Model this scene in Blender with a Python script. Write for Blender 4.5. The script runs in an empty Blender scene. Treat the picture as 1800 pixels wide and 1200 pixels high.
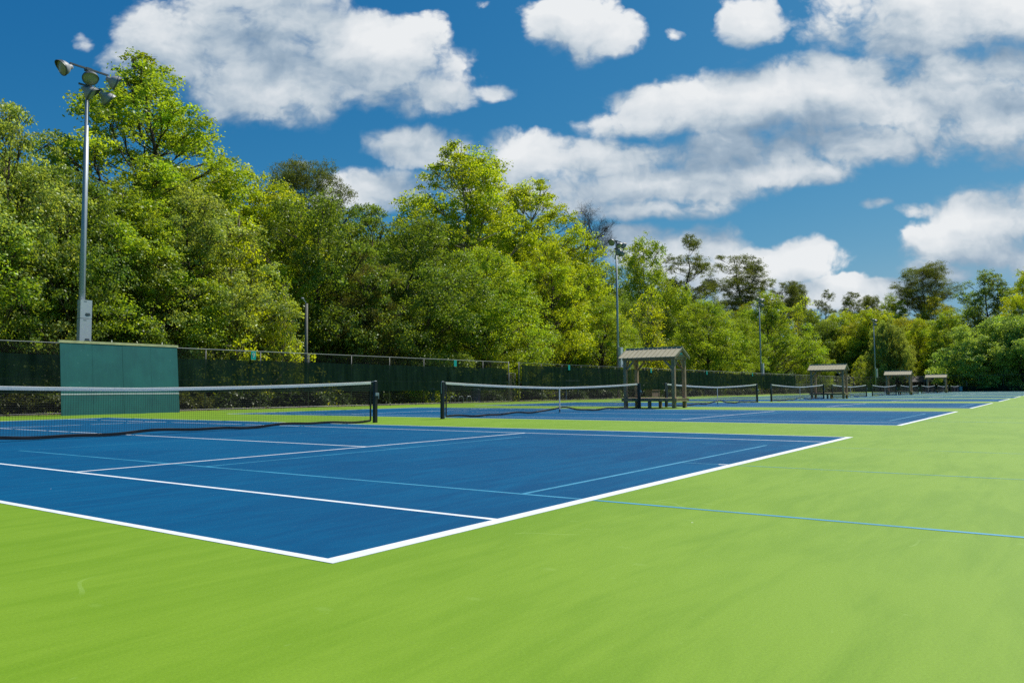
import bpy, math, random
import numpy as np
from mathutils import Vector, Matrix

C = bpy.context.scene.collection
R = math.radians
PI = math.pi

# ------------------------------------------------------------------ camera
F = 1351.8                                   # focal length in photo pixels (1800 wide)
CAM = np.array([-2.4744, -2.8082, 0.797])
YAW, PITCH, ROLL = 0.6206, 0.0641, -0.0085
fw = np.array([math.cos(YAW)*math.cos(PITCH), math.sin(YAW)*math.cos(PITCH), math.sin(PITCH)])
rt0 = np.array([math.sin(YAW), -math.cos(YAW), 0.0])
up0 = np.cross(rt0, fw)
rt = rt0*math.cos(ROLL) + up0*math.sin(ROLL)
up = -rt0*math.sin(ROLL) + up0*math.cos(ROLL)
cd = bpy.data.cameras.new("camera")
cam = bpy.data.objects.new("camera", cd)
C.objects.link(cam)
cd.sensor_width = 36.0
cd.lens = F/1800*36.0
cd.clip_start = 0.05
cd.clip_end = 3000
cam.matrix_world = Matrix(((rt[0], up[0], -fw[0], CAM[0]), (rt[1], up[1], -fw[1], CAM[1]), (rt[2], up[2], -fw[2], CAM[2]), (0, 0, 0, 1)))
bpy.context.scene.camera = cam


def ray(px, py):
    return fw + rt*(px-900)/F + up*(600-py)/F


def at(px, py, X=None, Y=None):              # measured pixel -> world point on the plane X= or Y=
    d = ray(px, py)
    t = (Y-CAM[1])/d[1] if Y is not None else (X-CAM[0])/d[0]
    return CAM + d*t


# ------------------------------------------------------------------ light, sky, exposure
SUN_EL, SUN_AZ = R(55), R(-15)                 # azimuth measured from +X towards +Y
sc = bpy.context.scene
sc.view_settings.view_transform = 'Standard'
sc.view_settings.look = 'None'
sc.view_settings.gamma = 1
sc.view_settings.exposure = 0.5
sc.cycles.max_bounces = 6
sc.cycles.diffuse_bounces = 4
sc.cycles.glossy_bounces = 2
sc.cycles.transmission_bounces = 4
sc.cycles.transparent_max_bounces = 24
sc.cycles.caustics_reflective = False
sc.cycles.caustics_refractive = False
sc.cycles.use_denoising = False

sl = bpy.data.lights.new("sun", 'SUN')
sl.energy = 4.1
sl.angle = R(0.53)
sl.color = (1.0, 0.94, 0.84)
so = bpy.data.objects.new("sun", sl)
C.objects.link(so)
sd = Vector((math.cos(SUN_EL)*math.cos(SUN_AZ), math.cos(SUN_EL)*math.sin(SUN_AZ), math.sin(SUN_EL)))
so.rotation_euler = sd.to_track_quat('Z', 'Y').to_euler()
so.location = (60, 10, 60)

world = bpy.data.worlds.new("World")
sc.world = world
world.use_nodes = True
NT = world.node_tree
NT.nodes.clear()


class NB:                                    # small helper that wires math nodes
    def __init__(s, nt):
        s.nt = nt

    def n(s, t, **k):
        x = s.nt.nodes.new(t)
        for a, b in k.items():
            setattr(x, a, b)
        return x

    def put(s, sock, v):
        if isinstance(v, bpy.types.NodeSocket):
            s.nt.links.new(v, sock)
        else:
            sock.default_value = v

    def m(s, op, a, b=None, c=None, clamp=False):
        x = s.n('ShaderNodeMath', operation=op, use_clamp=clamp)
        s.put(x.inputs[0], a)
        if b is not None:
            s.put(x.inputs[1], b)
        if c is not None:
            s.put(x.inputs[2], c)
        return x.outputs[0]

    def v(s, op, a, b=None):
        x = s.n('ShaderNodeVectorMath', operation=op)
        s.put(x.inputs[0], a)
        if b is not None:
            s.put(x.inputs[1], b)
        return x.outputs['Value'] if op in ('DOT_PRODUCT', 'LENGTH') else x.outputs[0]

    def xyz(s, a, b, c=0.0):
        x = s.n('ShaderNodeCombineXYZ')
        s.put(x.inputs[0], a); s.put(x.inputs[1], b); s.put(x.inputs[2], c)
        return x.outputs[0]

    def noise(s, vec, scale, detail=6, rough=0.55, dist=0.0, out=0):
        x = s.n('ShaderNodeTexNoise')
        s.put(x.inputs['Vector'], vec)
        x.inputs['Scale'].default_value = scale
        x.inputs['Detail'].default_value = detail
        x.inputs['Roughness'].default_value = rough
        x.inputs['Distortion'].default_value = dist
        return x.outputs[out]

    def ramp(s, f, stops, interp='LINEAR'):
        x = s.n('ShaderNodeValToRGB')
        x.color_ramp.interpolation = interp
        e = x.color_ramp.elements
        while len(e) > 1:
            e.remove(e[-1])
        e[0].position = stops[0][0]; e[0].color = (*stops[0][1], 1)
        for p, c in stops[1:]:
            q = e.new(p); q.color = (*c, 1)
        s.put(x.inputs[0], f)
        return x.outputs[0]

    def mix(s, f, a, b, mode='MIX'):
        x = s.n('ShaderNodeMix', data_type='RGBA', blend_type=mode)
        s.put(x.inputs['Factor'], f)
        for k, v in ((6, a), (7, b)):
            if isinstance(v, tuple) and len(v) == 3:
                v = (*v, 1)
            s.put(x.inputs[k], v)
        return x.outputs[2]

    def maprange(s, v, a, b, c=0.0, d=1.0, smooth=True):
        x = s.n('ShaderNodeMapRange', interpolation_type='SMOOTHSTEP' if smooth else 'LINEAR')
        s.put(x.inputs[0], v)
        for i, q in enumerate((a, b, c, d)):
            s.put(x.inputs[1+i], q)
        return x.outputs[0]


W = NB(NT)
sky = W.n('ShaderNodeTexSky', sky_type='NISHITA')
sky.sun_disc = False
sky.sun_elevation = SUN_EL
sky.sun_rotation = R(90) - SUN_AZ
sky.altitude = 100
sky.air_density = 1.0
sky.dust_density = 0.6
sky.ozone_density = 3.0
# the photograph's sky is a deep polarised blue
SKYK = 0.105
sp_ = W.n('ShaderNodeSeparateColor')
NT.links.new(sky.outputs[0], sp_.inputs[0])
cc_ = W.n('ShaderNodeCombineColor')
W.put(cc_.inputs[0], W.m('MINIMUM', 0.15, W.m('MULTIPLY', W.m('POWER', W.m('MULTIPLY', sp_.outputs[0], SKYK), 2.15), 0.66)))
W.put(cc_.inputs[1], W.m('MINIMUM', 0.29, W.m('MULTIPLY', W.m('MULTIPLY', sp_.outputs[1], SKYK), 0.42)))
W.put(cc_.inputs[2], W.m('MULTIPLY', W.m('POWER', W.m('MULTIPLY', sp_.outputs[2], SKYK), 0.6), 0.43))
skycol = cc_.outputs[0]

tc = W.n('ShaderNodeTexCoord')
D = tc.outputs['Generated']
f0 = (math.cos(YAW), math.sin(YAW), 0.0)
r0 = (math.sin(YAW), -math.cos(YAW), 0.0)
den = W.m('MAXIMUM', W.v('DOT_PRODUCT', D, f0), 0.08)
ca = W.m('DIVIDE', W.v('DOT_PRODUCT', D, r0), den)
cb = W.m('DIVIDE', W.v('DOT_PRODUCT', D, (0.0, 0.0, 1.0)), den)

# cumulus: centre x,y and half width, height above / below centre, in photo pixels (turned into sky directions)
CLOUDS = [
    (430, 90, 215, 135, 90), (560, 130, 240, 60, 72), (700, 110, 85, 85, 75), (490, 40, 130, 120, 60), (330, 100, 140, 85, 60), (740, 175, 85, 45, 32), (500, 150, 180, 40, 66), (290, 90, 80, 45, 55),
    (150, 78, 26, 26, 20), (1025, 55, 102, 62, 45), (1030, 90, 45, 30, 36), (1190, 58, 24, 24, 14), (1320, 45, 62, 48, 34), (1335, 20, 30, 30, 24), (845, 8, 30, 16, 14), (938, 20, 16, 20, 20), (875, 160, 38, 18, 18),
    (1660, 40, 250, 75, 52), (1600, 60, 120, 50, 52), (1780, 30, 120, 60, 40),
    (1240, 190, 180, 42, 50), (1420, 170, 260, 60, 70), (1600, 170, 220, 65, 80), (1490, 125, 100, 36, 40), (1130, 220, 110, 28, 26), (1760, 200, 140, 90, 90), (1560, 250, 260, 40, 40), (1330, 270, 200, 40, 55), (1400, 300, 110, 20, 22), (1690, 120, 130, 30, 60), (1780, 130, 60, 55, 30),
    (725, 258, 88, 34, 26), (930, 275, 90, 42, 60), (1070, 285, 130, 38, 60), (1180, 320, 150, 30, 50), (1000, 340, 230, 34, 44), (1130, 370, 150, 22, 20), (660, 335, 100, 38, 44), (610, 345, 60, 20, 30),
    (1110, 415, 60, 20, 22), (1255, 430, 72, 32, 40), (1400, 440, 56, 26, 30), (1330, 455, 130, 26, 40), (1270, 480, 150, 20, 30), (1490, 500, 60, 16, 20), (1540, 355, 32, 12, 12), (1605, 370, 44, 14, 12),
    (1730, 380, 80, 46, 60), (1790, 365, 80, 42, 70), (1700, 430, 110, 40, 50), (1650, 480, 60, 24, 24), (1790, 460, 120, 40, 30), (1450, 525, 170, 22, 24), (1150, 440, 90, 18, 26), (1560, 505, 60, 14, 18), (85, 262, 20, 16, 20), (525, 288, 22, 10, 10), (400, 300, 40, 14, 20), (640, 60, 60, 46, 30),
]


def blobfield(u, v):
    acc = None
    for x, y, rx, ryu, ryd in CLOUDS:
        rx, ryu, ryd = rx*1.04+3, ryu*1.08+3, ryd*1.10+3
        d = ray(x, y)
        k = d @ np.array(f0)
        cx, cy = float(d @ np.array(r0)/k), float(d[2]/k)
        X = W.m('MULTIPLY_ADD', u, 1350/rx, -cx*1350/rx)
        Y = W.m('MAXIMUM', W.m('MULTIPLY_ADD', v, 1350/ryu, -cy*1350/ryu), W.m('MULTIPLY_ADD', v, -1350/ryd, cy*1350/ryd))
        q = W.m('MULTIPLY_ADD', X, X, W.m('MULTIPLY', Y, Y))
        if rx < 65:                          # small clouds are thin
            amp = 0.45 + 0.55*(rx/65)**1.5
            q = W.m('MULTIPLY_ADD', q, 1.0, 2.45*(1-amp))
        acc = q if acc is None else W.m('SMOOTH_MIN', acc, q, 0.25)
    return W.m('SUBTRACT', 1.0, acc)


def noise2(u, v, off, scale, detail, rough):
    x = W.n('ShaderNodeTexNoise', noise_dimensions='2D')
    W.put(x.inputs['Vector'], W.xyz(W.m('ADD', u, off), v, 0.0))
    x.inputs['Scale'].default_value = scale
    x.inputs['Detail'].default_value = detail
    x.inputs['Roughness'].default_value = rough
    return x


def density(u, v):
    n1 = noise2(u, W.m('MULTIPLY', v, 1.35), 0.0, 8.5, 10, 0.60).outputs[0]
    vor = W.n('ShaderNodeTexVoronoi', feature='F1', voronoi_dimensions='2D')
    vor.inputs['Scale'].default_value = 15.0
    vor.inputs['Detail'].default_value = 3.0
    vor.inputs['Roughness'].default_value = 0.6
    W.put(vor.inputs['Vector'], W.xyz(u, W.m('MULTIPLY', v, 1.3), 0.0))
    t = W.m('MULTIPLY_ADD', vor.outputs['Distance'], -0.55, W.m('MULTIPLY_ADD', W.m('MAXIMUM', blobfield(u, v), -2.0), 1.0, 0.84))
    return W.m('MULTIPLY_ADD', W.m('SUBTRACT', n1, 0.5), 2.4, t)


wn = noise2(ca, cb, 5.0, 11.0, 4, 0.55).outputs[1]
wv = W.v('MULTIPLY', W.v('SUBTRACT', wn, (0.5, 0.5, 0.5)), (0.040, 0.030, 0.0))
ws = W.n('ShaderNodeSeparateXYZ')
NT.links.new(wv, ws.inputs[0])
ua = W.m('ADD', ca, ws.outputs[0])
va = W.m('ADD', cb, ws.outputs[1])
dn = density(ua, va)
d2 = density(W.m('ADD', ua, 0.014), W.m('ADD', va, 0.058))
# long flat bars of shade inside the cloud bodies
bars = noise2(ca, W.m('MULTIPLY', cb, 3.2), 9.0, 5.0, 3, 0.5).outputs[0]
lit = W.m('MULTIPLY_ADD', W.m('SUBTRACT', dn, d2), 0.29, 0.355)
lit = W.m('ADD', lit, W.m('MULTIPLY', W.m('SUBTRACT', bars, 0.5), W.m('MULTIPLY', W.maprange(dn, 0.3, 1.2), 0.95)), clamp=True)
alpha = W.maprange(dn, 0.0, W.m('MULTIPLY_ADD', lit, -0.80, 1.38))
alpha = W.m('MULTIPLY', W.m('MULTIPLY', alpha, 0.98), W.maprange(cb, -0.02, 0.13, 0.5, 1.0))
ccol = W.ramp(lit, [(0.0, (0.170, 0.240, 0.320)), (0.25, (0.250, 0.320, 0.395)), (0.45, (0.370, 0.425, 0.475)), (0.66, (0.490, 0.525, 0.555)), (1.0, (0.60, 0.615, 0.625))])
mixed = W.mix(alpha, skycol, ccol)
bg = W.n('ShaderNodeBackground')
NT.links.new(mixed, bg.inputs[0])
bg.inputs[1].default_value = 1.0
wo = W.n('ShaderNodeOutputWorld')
NT.links.new(bg.outputs[0], wo.inputs[0])
world.cycles.sampling_method = 'NONE'


# ------------------------------------------------------------------ helpers
def tag(o, label=None, cat=None, group=None, kind=None):
    if label: o['label'] = label
    if cat: o['category'] = cat
    if group: o['group'] = group
    if kind: o['kind'] = kind
    return o


def empty(name, loc=(0, 0, 0), rz=0.0):
    o = bpy.data.objects.new(name, None)
    o.empty_display_size = 0.3
    C.objects.link(o)
    o.location = loc
    o.rotation_euler = (0, 0, rz)
    return o


def copy_tree(o, parent=None):
    c = o.copy()
    C.objects.link(c)
    if parent is not None:
        c.parent = parent
    for ch in list(o.children):
        copy_tree(ch, c)
    return c


class MB:
    def __init__(s):
        s.v = []; s.f = []; s.mi = []; s.m = 0

    def face(s, pts):
        k = len(s.v)
        s.v += [tuple(p) for p in pts]
        s.f.append(tuple(range(k, k+len(pts)))); s.mi.append(s.m)

    def box(s, x0, y0, z0, x1, y1, z1):
        k = len(s.v)
        s.v += [(x0, y0, z0), (x1, y0, z0), (x1, y1, z0), (x0, y1, z0), (x0, y0, z1), (x1, y0, z1), (x1, y1, z1), (x0, y1, z1)]
        for f in ((0, 3, 2, 1), (4, 5, 6, 7), (0, 1, 5, 4), (1, 2, 6, 5), (2, 3, 7, 6), (3, 0, 4, 7)):
            s.f.append(tuple(k+i for i in f)); s.mi.append(s.m)

    def tube(s, pts, rad, n=8, cap=True, square=False):
        pts = [np.array(p, float) for p in pts]
        if not hasattr(rad, '__len__'): rad = [rad]*len(pts)
        k0 = len(s.v)
        ref = None
        for i, p in enumerate(pts):
            d = pts[min(i+1, len(pts)-1)] - pts[max(i-1, 0)]
            d = d/(np.linalg.norm(d)+1e-9)
            if ref is None:
                ref = np.array([0, 0, 1.]) if abs(d[2]) < 0.9 else np.array([1., 0, 0])
            a = np.cross(d, ref); a /= np.linalg.norm(a)+1e-9
            b = np.cross(d, a)
            ref = -b if abs(d @ b) < 0.99 else ref
            ref = np.cross(a, d)
            for j in range(n):
                t = 2*PI*(j+(0.5 if square else 0))/n
                s.v.append(tuple(p + (a*math.cos(t) + b*math.sin(t))*rad[i]))
        for i in range(len(pts)-1):
            for j in range(n):
                q = k0+i*n+j; w = k0+i*n+(j+1) % n
                s.f.append((q, w, w+n, q+n)); s.mi.append(s.m)
        if cap:
            s.f.append(tuple(k0+j for j in reversed(range(n)))); s.mi.append(s.m)
            s.f.append(tuple(k0+(len(pts)-1)*n+j for j in range(n))); s.mi.append(s.m)

    def beam(s, p, q, w, h=None):            # rectangular bar between two points
        h = h or w
        p = np.array(p, float); q = np.array(q, float)
        d = (q-p)/np.linalg.norm(q-p)
        ref = np.array([0, 0, 1.]) if abs(d[2]) < 0.95 else np.array([1., 0, 0])
        a = np.cross(d, ref); a /= np.linalg.norm(a); b = np.cross(a, d)
        k = len(s.v)
        for e in (p, q):
            for i, j in ((-1, -1), (1, -1), (1, 1), (-1, 1)):
                s.v.append(tuple(e + a*i*w/2 + b*j*h/2))
        for f in ((0, 1, 2, 3), (7, 6, 5, 4), (0, 4, 5, 1), (1, 5, 6, 2), (2, 6, 7, 3), (3, 7, 4, 0)):
            s.f.append(tuple(k+i for i in f)); s.mi.append(s.m)

    def lathe(s, prof, n=20, M=None):        # profile (r,z) turned about z, then placed by matrix M
        k = len(s.v)
        for r, z in prof:
            for j in range(n):
                t = 2*PI*j/n
                p = Vector((r*math.cos(t), r*math.sin(t), z))
                s.v.append(tuple(M @ p if M else p))
        for i in range(len(prof)-1):
            for j in range(n):
                q = k+i*n+j; w = k+i*n+(j+1) % n
                s.f.append((q, w, w+n, q+n)); s.mi.append(s.m)

    def build(s, name, mats, parent=None, smooth=False):
        me = bpy.data.meshes.new(name)
        me.from_pydata(s.v, [], s.f)
        if not isinstance(mats, (list, tuple)): mats = [mats]
        for m in mats: me.materials.append(m)
        if len(mats) > 1: me.polygons.foreach_set('material_index', s.mi)
        if smooth: me.polygons.foreach_set('use_smooth', [True]*len(s.f))
        me.update()
        o = bpy.data.objects.new(name, me)
        C.objects.link(o)
        if parent: o.parent = parent
        return o


# ------------------------------------------------------------------ materials
def mat(name, col, rough=0.6, metal=0.0, spec=0.5, var=0.0, scale=5.0, bump=0.0, bscale=60.0, coord='Object'):
    m = bpy.data.materials.new(name)
    m.use_nodes = True
    nt = m.node_tree
    N = NB(nt)
    b = nt.nodes['Principled BSDF']
    b.inputs['Roughness'].default_value = rough
    b.inputs['Metallic'].default_value = metal
    b.inputs['Specular IOR Level'].default_value = spec
    t = N.n('ShaderNodeTexCoord')
    if var > 0:
        f = N.noise(t.outputs[coord], scale, 6, 0.6)
        c = N.ramp(f, [(0.25, tuple(x*(1-var) for x in col)), (0.75, tuple(min(1, x*(1+var)) for x in col))])
        nt.links.new(c, b.inputs['Base Color'])
    else:
        b.inputs['Base Color'].default_value = (*col, 1)
    if bump > 0:
        bu = N.n('ShaderNodeBump')
        bu.inputs['Strength'].default_value = bump
        bu.inputs['Distance'].default_value = 0.01
        nt.links.new(N.noise(t.outputs[coord], bscale, 4, 0.6), bu.inputs['Height'])
        nt.links.new(bu.outputs[0], b.inputs['Normal'])
    return m


def court_mat(name, col, alt, rough, wear, spec=0.16):
    m = bpy.data.materials.new(name)
    m.use_nodes = True
    nt = m.node_tree
    N = NB(nt)
    b = nt.nodes['Principled BSDF']
    g = N.n('ShaderNodeNewGeometry')
    P = g.outputs['Position']
    big = N.noise(P, 0.35, 4, 0.55, 0.6)
    # squeegee sweeps: long arcs of slightly different tone
    mp = N.n('ShaderNodeMapping')
    mp.inputs['Rotation'].default_value = (0, 0, R(48))
    mp.inputs['Scale'].default_value = (0.5, 1.9, 1)
    nt.links.new(P, mp.inputs['Vector'])
    sw = N.noise(mp.outputs[0], 1.4, 7, 0.62, 1.2)
    mp2 = N.n('ShaderNodeMapping')
    mp2.inputs['Rotation'].default_value = (0, 0, R(78))
    mp2.inputs['Scale'].default_value = (0.35, 2.4, 1)
    nt.links.new(P, mp2.inputs['Vector'])
    sw2 = N.noise(mp2.outputs[0], 2.2, 6, 0.6, 1.5)
    f = N.m('ADD', N.m('MULTIPLY', big, 0.3), N.m('ADD', N.m('MULTIPLY', sw, 0.4), N.m('MULTIPLY', sw2, 0.3)))
    c = N.mix(N.maprange(f, 0.40, 0.60), col, alt)
    grit = N.noise(P, 95.0, 8, 0.85)
    c = N.mix(1.0, c, N.ramp(grit, [(0.30, (0.76, 0.77, 0.76)), (0.70, (1.16, 1.16, 1.16))]), 'MULTIPLY')
    # ball marks: small soft-edged pale smudges, denser in some places
    bm = N.n('ShaderNodeTexVoronoi')
    bm.inputs['Scale'].default_value = 4.0
    nt.links.new(N.v('MULTIPLY', P, (1.0, 0.55, 1.0)), bm.inputs['Vector'])
    bmm = N.m('MULTIPLY', N.maprange(bm.outputs['Distance'], 0.05, 0.13, 1.0, 0.0), N.maprange(N.noise(P, 0.5, 3, 0.6), 0.48, 0.62, 0.0, 0.16))
    c = N.mix(bmm, c, wear)
    # pale scuffs and tiny flecks
    sc1 = N.noise(mp.outputs[0], 6.0, 3, 0.5, 3.0)
    scm = N.m('MULTIPLY', N.maprange(sc1, 0.70, 0.76), 0.16)
    c = N.mix(scm, c, wear)
    vo = N.n('ShaderNodeTexVoronoi')
    vo.inputs['Scale'].default_value = 2.2
    nt.links.new(P, vo.inputs['Vector'])
    fl = N.m('LESS_THAN', vo.outputs['Distance'], 0.016)
    c = N.mix(N.m('MULTIPLY', fl, 0.55), c, (0.75, 0.78, 0.7))
    # a few thin curved racket and shoe scuffs
    wvx = N.n('ShaderNodeTexVoronoi', feature='DISTANCE_TO_EDGE')
    wvx.inputs['Scale'].default_value = 0.55
    nt.links.new(N.v('ADD', P, N.v('MULTIPLY', N.noise(P, 0.8, 2, 0.5, out=1), (1.6, 1.6, 0.0))), wvx.inputs['Vector'])
    thin = N.m('LESS_THAN', wvx.outputs['Distance'], 0.0035)
    brk = N.maprange(N.noise(P, 1.1, 2, 0.5), 0.60, 0.66)
    c = N.mix(N.m('MULTIPLY', N.m('MULTIPLY', thin, brk), 0.22), c, wear)
    nt.links.new(c, b.inputs['Base Color'])
    b.inputs['Roughness'].default_value = rough
    b.inputs['Specular IOR Level'].default_value = spec
    bu = N.n('ShaderNodeBump')
    bu.inputs['Strength'].default_value = 0.35
    bu.inputs['Distance'].default_value = 0.002
    nt.links.new(grit, bu.inputs['Height'])
    nt.links.new(bu.outputs[0], b.inputs['Normal'])
    return m


GREEN = court_mat('green_acrylic', (0.140, 0.270, 0.009), (0.176, 0.312, 0.017), 0.62, (0.32, 0.48, 0.14), 0.20)
BLUE = court_mat('blue_acrylic', (0.0, 0.064, 0.166), (0.0, 0.088, 0.205), 0.80, (0.06, 0.16, 0.28), 0.08)
WHITE = mat('white_line_paint', (0.63, 0.68, 0.72), 0.75, var=0.15, scale=9, bump=0.2, bscale=250)
CYAN = mat('pale_blue_line_paint', (0.025, 0.27, 0.45), 0.6, var=0.12, scale=20)
BLACK = mat('black_powder_coat', (0.008, 0.009, 0.010), 0.4, spec=0.5, var=0.2, scale=12)
NETBLK = mat('black_net_cord', (0.010, 0.010, 0.012), 0.8)
BAND = mat('white_vinyl_band', (0.85, 0.86, 0.85), 0.5, var=0.08, scale=3, bump=0.3, bscale=20)
def band_mat():
    m = BAND; nt = m.node_tree; N = NB(nt)
    tr = N.n('ShaderNodeBsdfTranslucent'); tr.inputs[0].default_value = (0.9, 0.9, 0.86, 1)
    mx = N.n('ShaderNodeMixShader'); mx.inputs[0].default_value = 0.45
    nt.links.new(nt.nodes['Principled BSDF'].outputs[0], mx.inputs[1]); nt.links.new(tr.outputs[0], mx.inputs[2])
    nt.links.new(mx.outputs[0], nt.nodes['Material Output'].inputs[0])


band_mat()
VINYLB = mat('black_vinyl_band', (0.007, 0.007, 0.009), 0.5, var=0.1, scale=4)
GALV = mat('galvanised_steel', (0.33, 0.38, 0.43), 0.45, metal=0.35, var=0.12, scale=8)
RAIL = mat('dull_galvanised_rail', (0.20, 0.23, 0.24), 0.6, metal=0.2, var=0.25, scale=2)
DGALV = mat('weathered_dark_steel', (0.10, 0.115, 0.12), 0.5, metal=0.4, var=0.2, scale=6)
WIRE = mat('chain_link_wire', (0.075, 0.085, 0.085), 0.5, metal=0.4)
BOX = mat('pale_grey_enamel', (0.56, 0.60, 0.64), 0.4, var=0.05, scale=2)
WOOD = mat('weathered_timber', (0.34, 0.235, 0.16), 0.85, var=0.4, scale=7, bump=0.6, bscale=40)
WOODC = mat('bright_pine_cap', (0.66, 0.60, 0.34), 0.8, var=0.25, scale=5)
ROOFM = mat('beige_metal_roof', (0.40, 0.37, 0.26), 0.8, spec=0.2, var=0.12, scale=4)
DARK = mat('dull_black', (0.012, 0.012, 0.012), 0.7)  # black of the control box label marks and the bin feet
ALU = mat('spun_aluminium', (0.30, 0.31, 0.33), 0.5, spec=0.3, var=0.1, scale=6)
LENS = mat('clouded_lamp_glass', (0.30, 0.31, 0.21), 0.3, spec=0.5, var=0.15, scale=1)
TEAL = mat('teal_sign_enamel', (0.0, 0.38, 0.36), 0.4)
BLUEP = mat('blue_painted_steel', (0.02, 0.10, 0.22), 0.5, var=0.2, scale=6)
STONE = mat('tan_limestone', (0.27, 0.21, 0.15), 0.85, var=0.3, scale=6, bump=0.5, bscale=25)
PBLUE = mat('pale_blue_plastic', (0.22, 0.38, 0.44), 0.5, var=0.05)
DROOF = mat('dark_shingle_roof', (0.035, 0.033, 0.036), 0.8, var=0.3, scale=20)
GREYP = mat('grey_timber_pole', (0.13, 0.13, 0.115), 0.8, var=0.3, scale=9)


def board_mat():
    m = bpy.data.materials.new('teal_painted_plywood')
    m.use_nodes = True
    nt = m.node_tree; N = NB(nt)
    b = nt.nodes['Principled BSDF']
    t = N.n('ShaderNodeTexCoord').outputs['Object']
    f = N.noise(t, 1.1, 5, 0.6)
    c = N.mix(N.maprange(f, 0.35, 0.65), (0.002, 0.112, 0.118), (0.006, 0.142, 0.142))
    mp = N.n('ShaderNodeMapping'); mp.inputs['Scale'].default_value = (9, 1, 0.7)
    nt.links.new(t, mp.inputs['Vector'])
    st = N.noise(mp.outputs[0], 2.0, 5, 0.6)
    c = N.mix(N.m('MULTIPLY', N.maprange(st, 0.5, 0.75), 0.45), c, (0.015, 0.165, 0.175))
    vo = N.n('ShaderNodeTexVoronoi'); vo.inputs['Scale'].default_value = 3.3
    nt.links.new(t, vo.inputs['Vector'])
    hit = N.m('MULTIPLY', N.m('LESS_THAN', vo.outputs['Distance'], 0.13), N.maprange(N.noise(t, 1.0, 3, 0.6), 0.42, 0.60, 0.0, 0.30))
    c = N.mix(hit, c, (0.08, 0.26, 0.24))
    nt.links.new(c, b.inputs['Base Color'])
    b.inputs['Roughness'].default_value = 0.6
    return m


BOARD = board_mat()


def screen_mat():                            # open-weave polyethylene windscreen cloth
    m = bpy.data.materials.new('dark_green_windscreen_cloth')
    m.use_nodes = True
    nt = m.node_tree; N = NB(nt)
    nt.nodes.clear()
    t = N.n('ShaderNodeTexCoord').outputs['Object']
    mp = N.n('ShaderNodeMapping'); mp.inputs['Scale'].default_value = (1.6, 1, 0.15)
    nt.links.new(t, mp.inputs['Vector'])
    f = N.noise(mp.outputs[0], 2.0, 4, 0.6)
    c = N.ramp(f, [(0.3, (0.012, 0.030, 0.024)), (0.7, (0.030, 0.062, 0.048))])
    d = N.n('ShaderNodeBsdfDiffuse'); nt.links.new(c, d.inputs[0])
    tr = N.n('ShaderNodeBsdfTranslucent'); nt.links.new(c, tr.inputs[0])
    tp = N.n('ShaderNodeBsdfTransparent')
    a = N.n('ShaderNodeMixShader'); a.inputs[0].default_value = 0.35
    nt.links.new(d.outputs[0], a.inputs[1]); nt.links.new(tr.outputs[0], a.inputs[2])
    h = N.n('ShaderNodeMixShader'); h.inputs[0].default_value = 0.13
    nt.links.new(a.outputs[0], h.inputs[1]); nt.links.new(tp.outputs[0], h.inputs[2])
    o = N.n('ShaderNodeOutputMaterial'); nt.links.new(h.outputs[0], o.inputs[0])
    return m


SCREEN = screen_mat()


def leaf_mat(name, sheen=0.25):              # colour comes from the tree (object colour) varied leaf by leaf
    m = bpy.data.materials.new(name)
    m.use_nodes = True
    nt = m.node_tree; N = NB(nt)
    nt.nodes.clear()
    oi = N.n('ShaderNodeObjectInfo')
    at_ = N.n('ShaderNodeAttribute', attribute_name='tint')
    sep = N.n('ShaderNodeSeparateColor'); nt.links.new(at_.outputs['Color'], sep.inputs[0])
    base = oi.outputs['Color']
    hsv = N.n('ShaderNodeHueSaturation')
    nt.links.new(base, hsv.inputs['Color'])
    nt.links.new(N.m('MULTIPLY_ADD', sep.outputs[0], -0.045, 0.5225), hsv.inputs['Hue'])
    nt.links.new(N.m('MULTIPLY_ADD', sep.outputs[1], 0.9, 0.55), hsv.inputs['Value'])
    c = hsv.outputs[0]
    d = N.n('ShaderNodeBsdfDiffuse'); nt.links.new(c, d.inputs[0])
    tr = N.n('ShaderNodeBsdfTranslucent')
    nt.links.new(N.mix(1.0, c, (1.55, 1.40, 0.45), 'MULTIPLY'), tr.inputs[0])
    a = N.n('ShaderNodeMixShader'); a.inputs[0].default_value = 0.55
    nt.links.new(d.outputs[0], a.inputs[1]); nt.links.new(tr.outputs[0], a.inputs[2])
    g = N.n('ShaderNodeBsdfGlossy'); g.inputs['Roughness'].default_value = 0.42
    g.inputs[0].default_value = (0.75, 0.8, 0.7, 1)
    h = N.n('ShaderNodeMixShader'); h.inputs[0].default_value = 0.03*sheen/0.25
    nt.links.new(a.outputs[0], h.inputs[1]); nt.links.new(g.outputs[0], h.inputs[2])
    o = N.n('ShaderNodeOutputMaterial'); nt.links.new(h.outputs[0], o.inputs[0])
    return m


LEAF = leaf_mat('broad_leaf')
NEEDLE = leaf_mat('pine_needle', 0.12)
BARK = mat('grey_brown_bark', (0.075, 0.058, 0.045), 0.95, var=0.5, scale=6, bump=0.8, bscale=20)
PALEBARK = mat('pale_bark', (0.22, 0.19, 0.15), 0.9, var=0.4, scale=6, bump=0.6, bscale=20)
DEADBARK = mat('dead_wood', (0.055, 0.047, 0.045), 0.9, var=0.4, scale=6)

# ------------------------------------------------------------------ ground and courts
SP = 15.494


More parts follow.
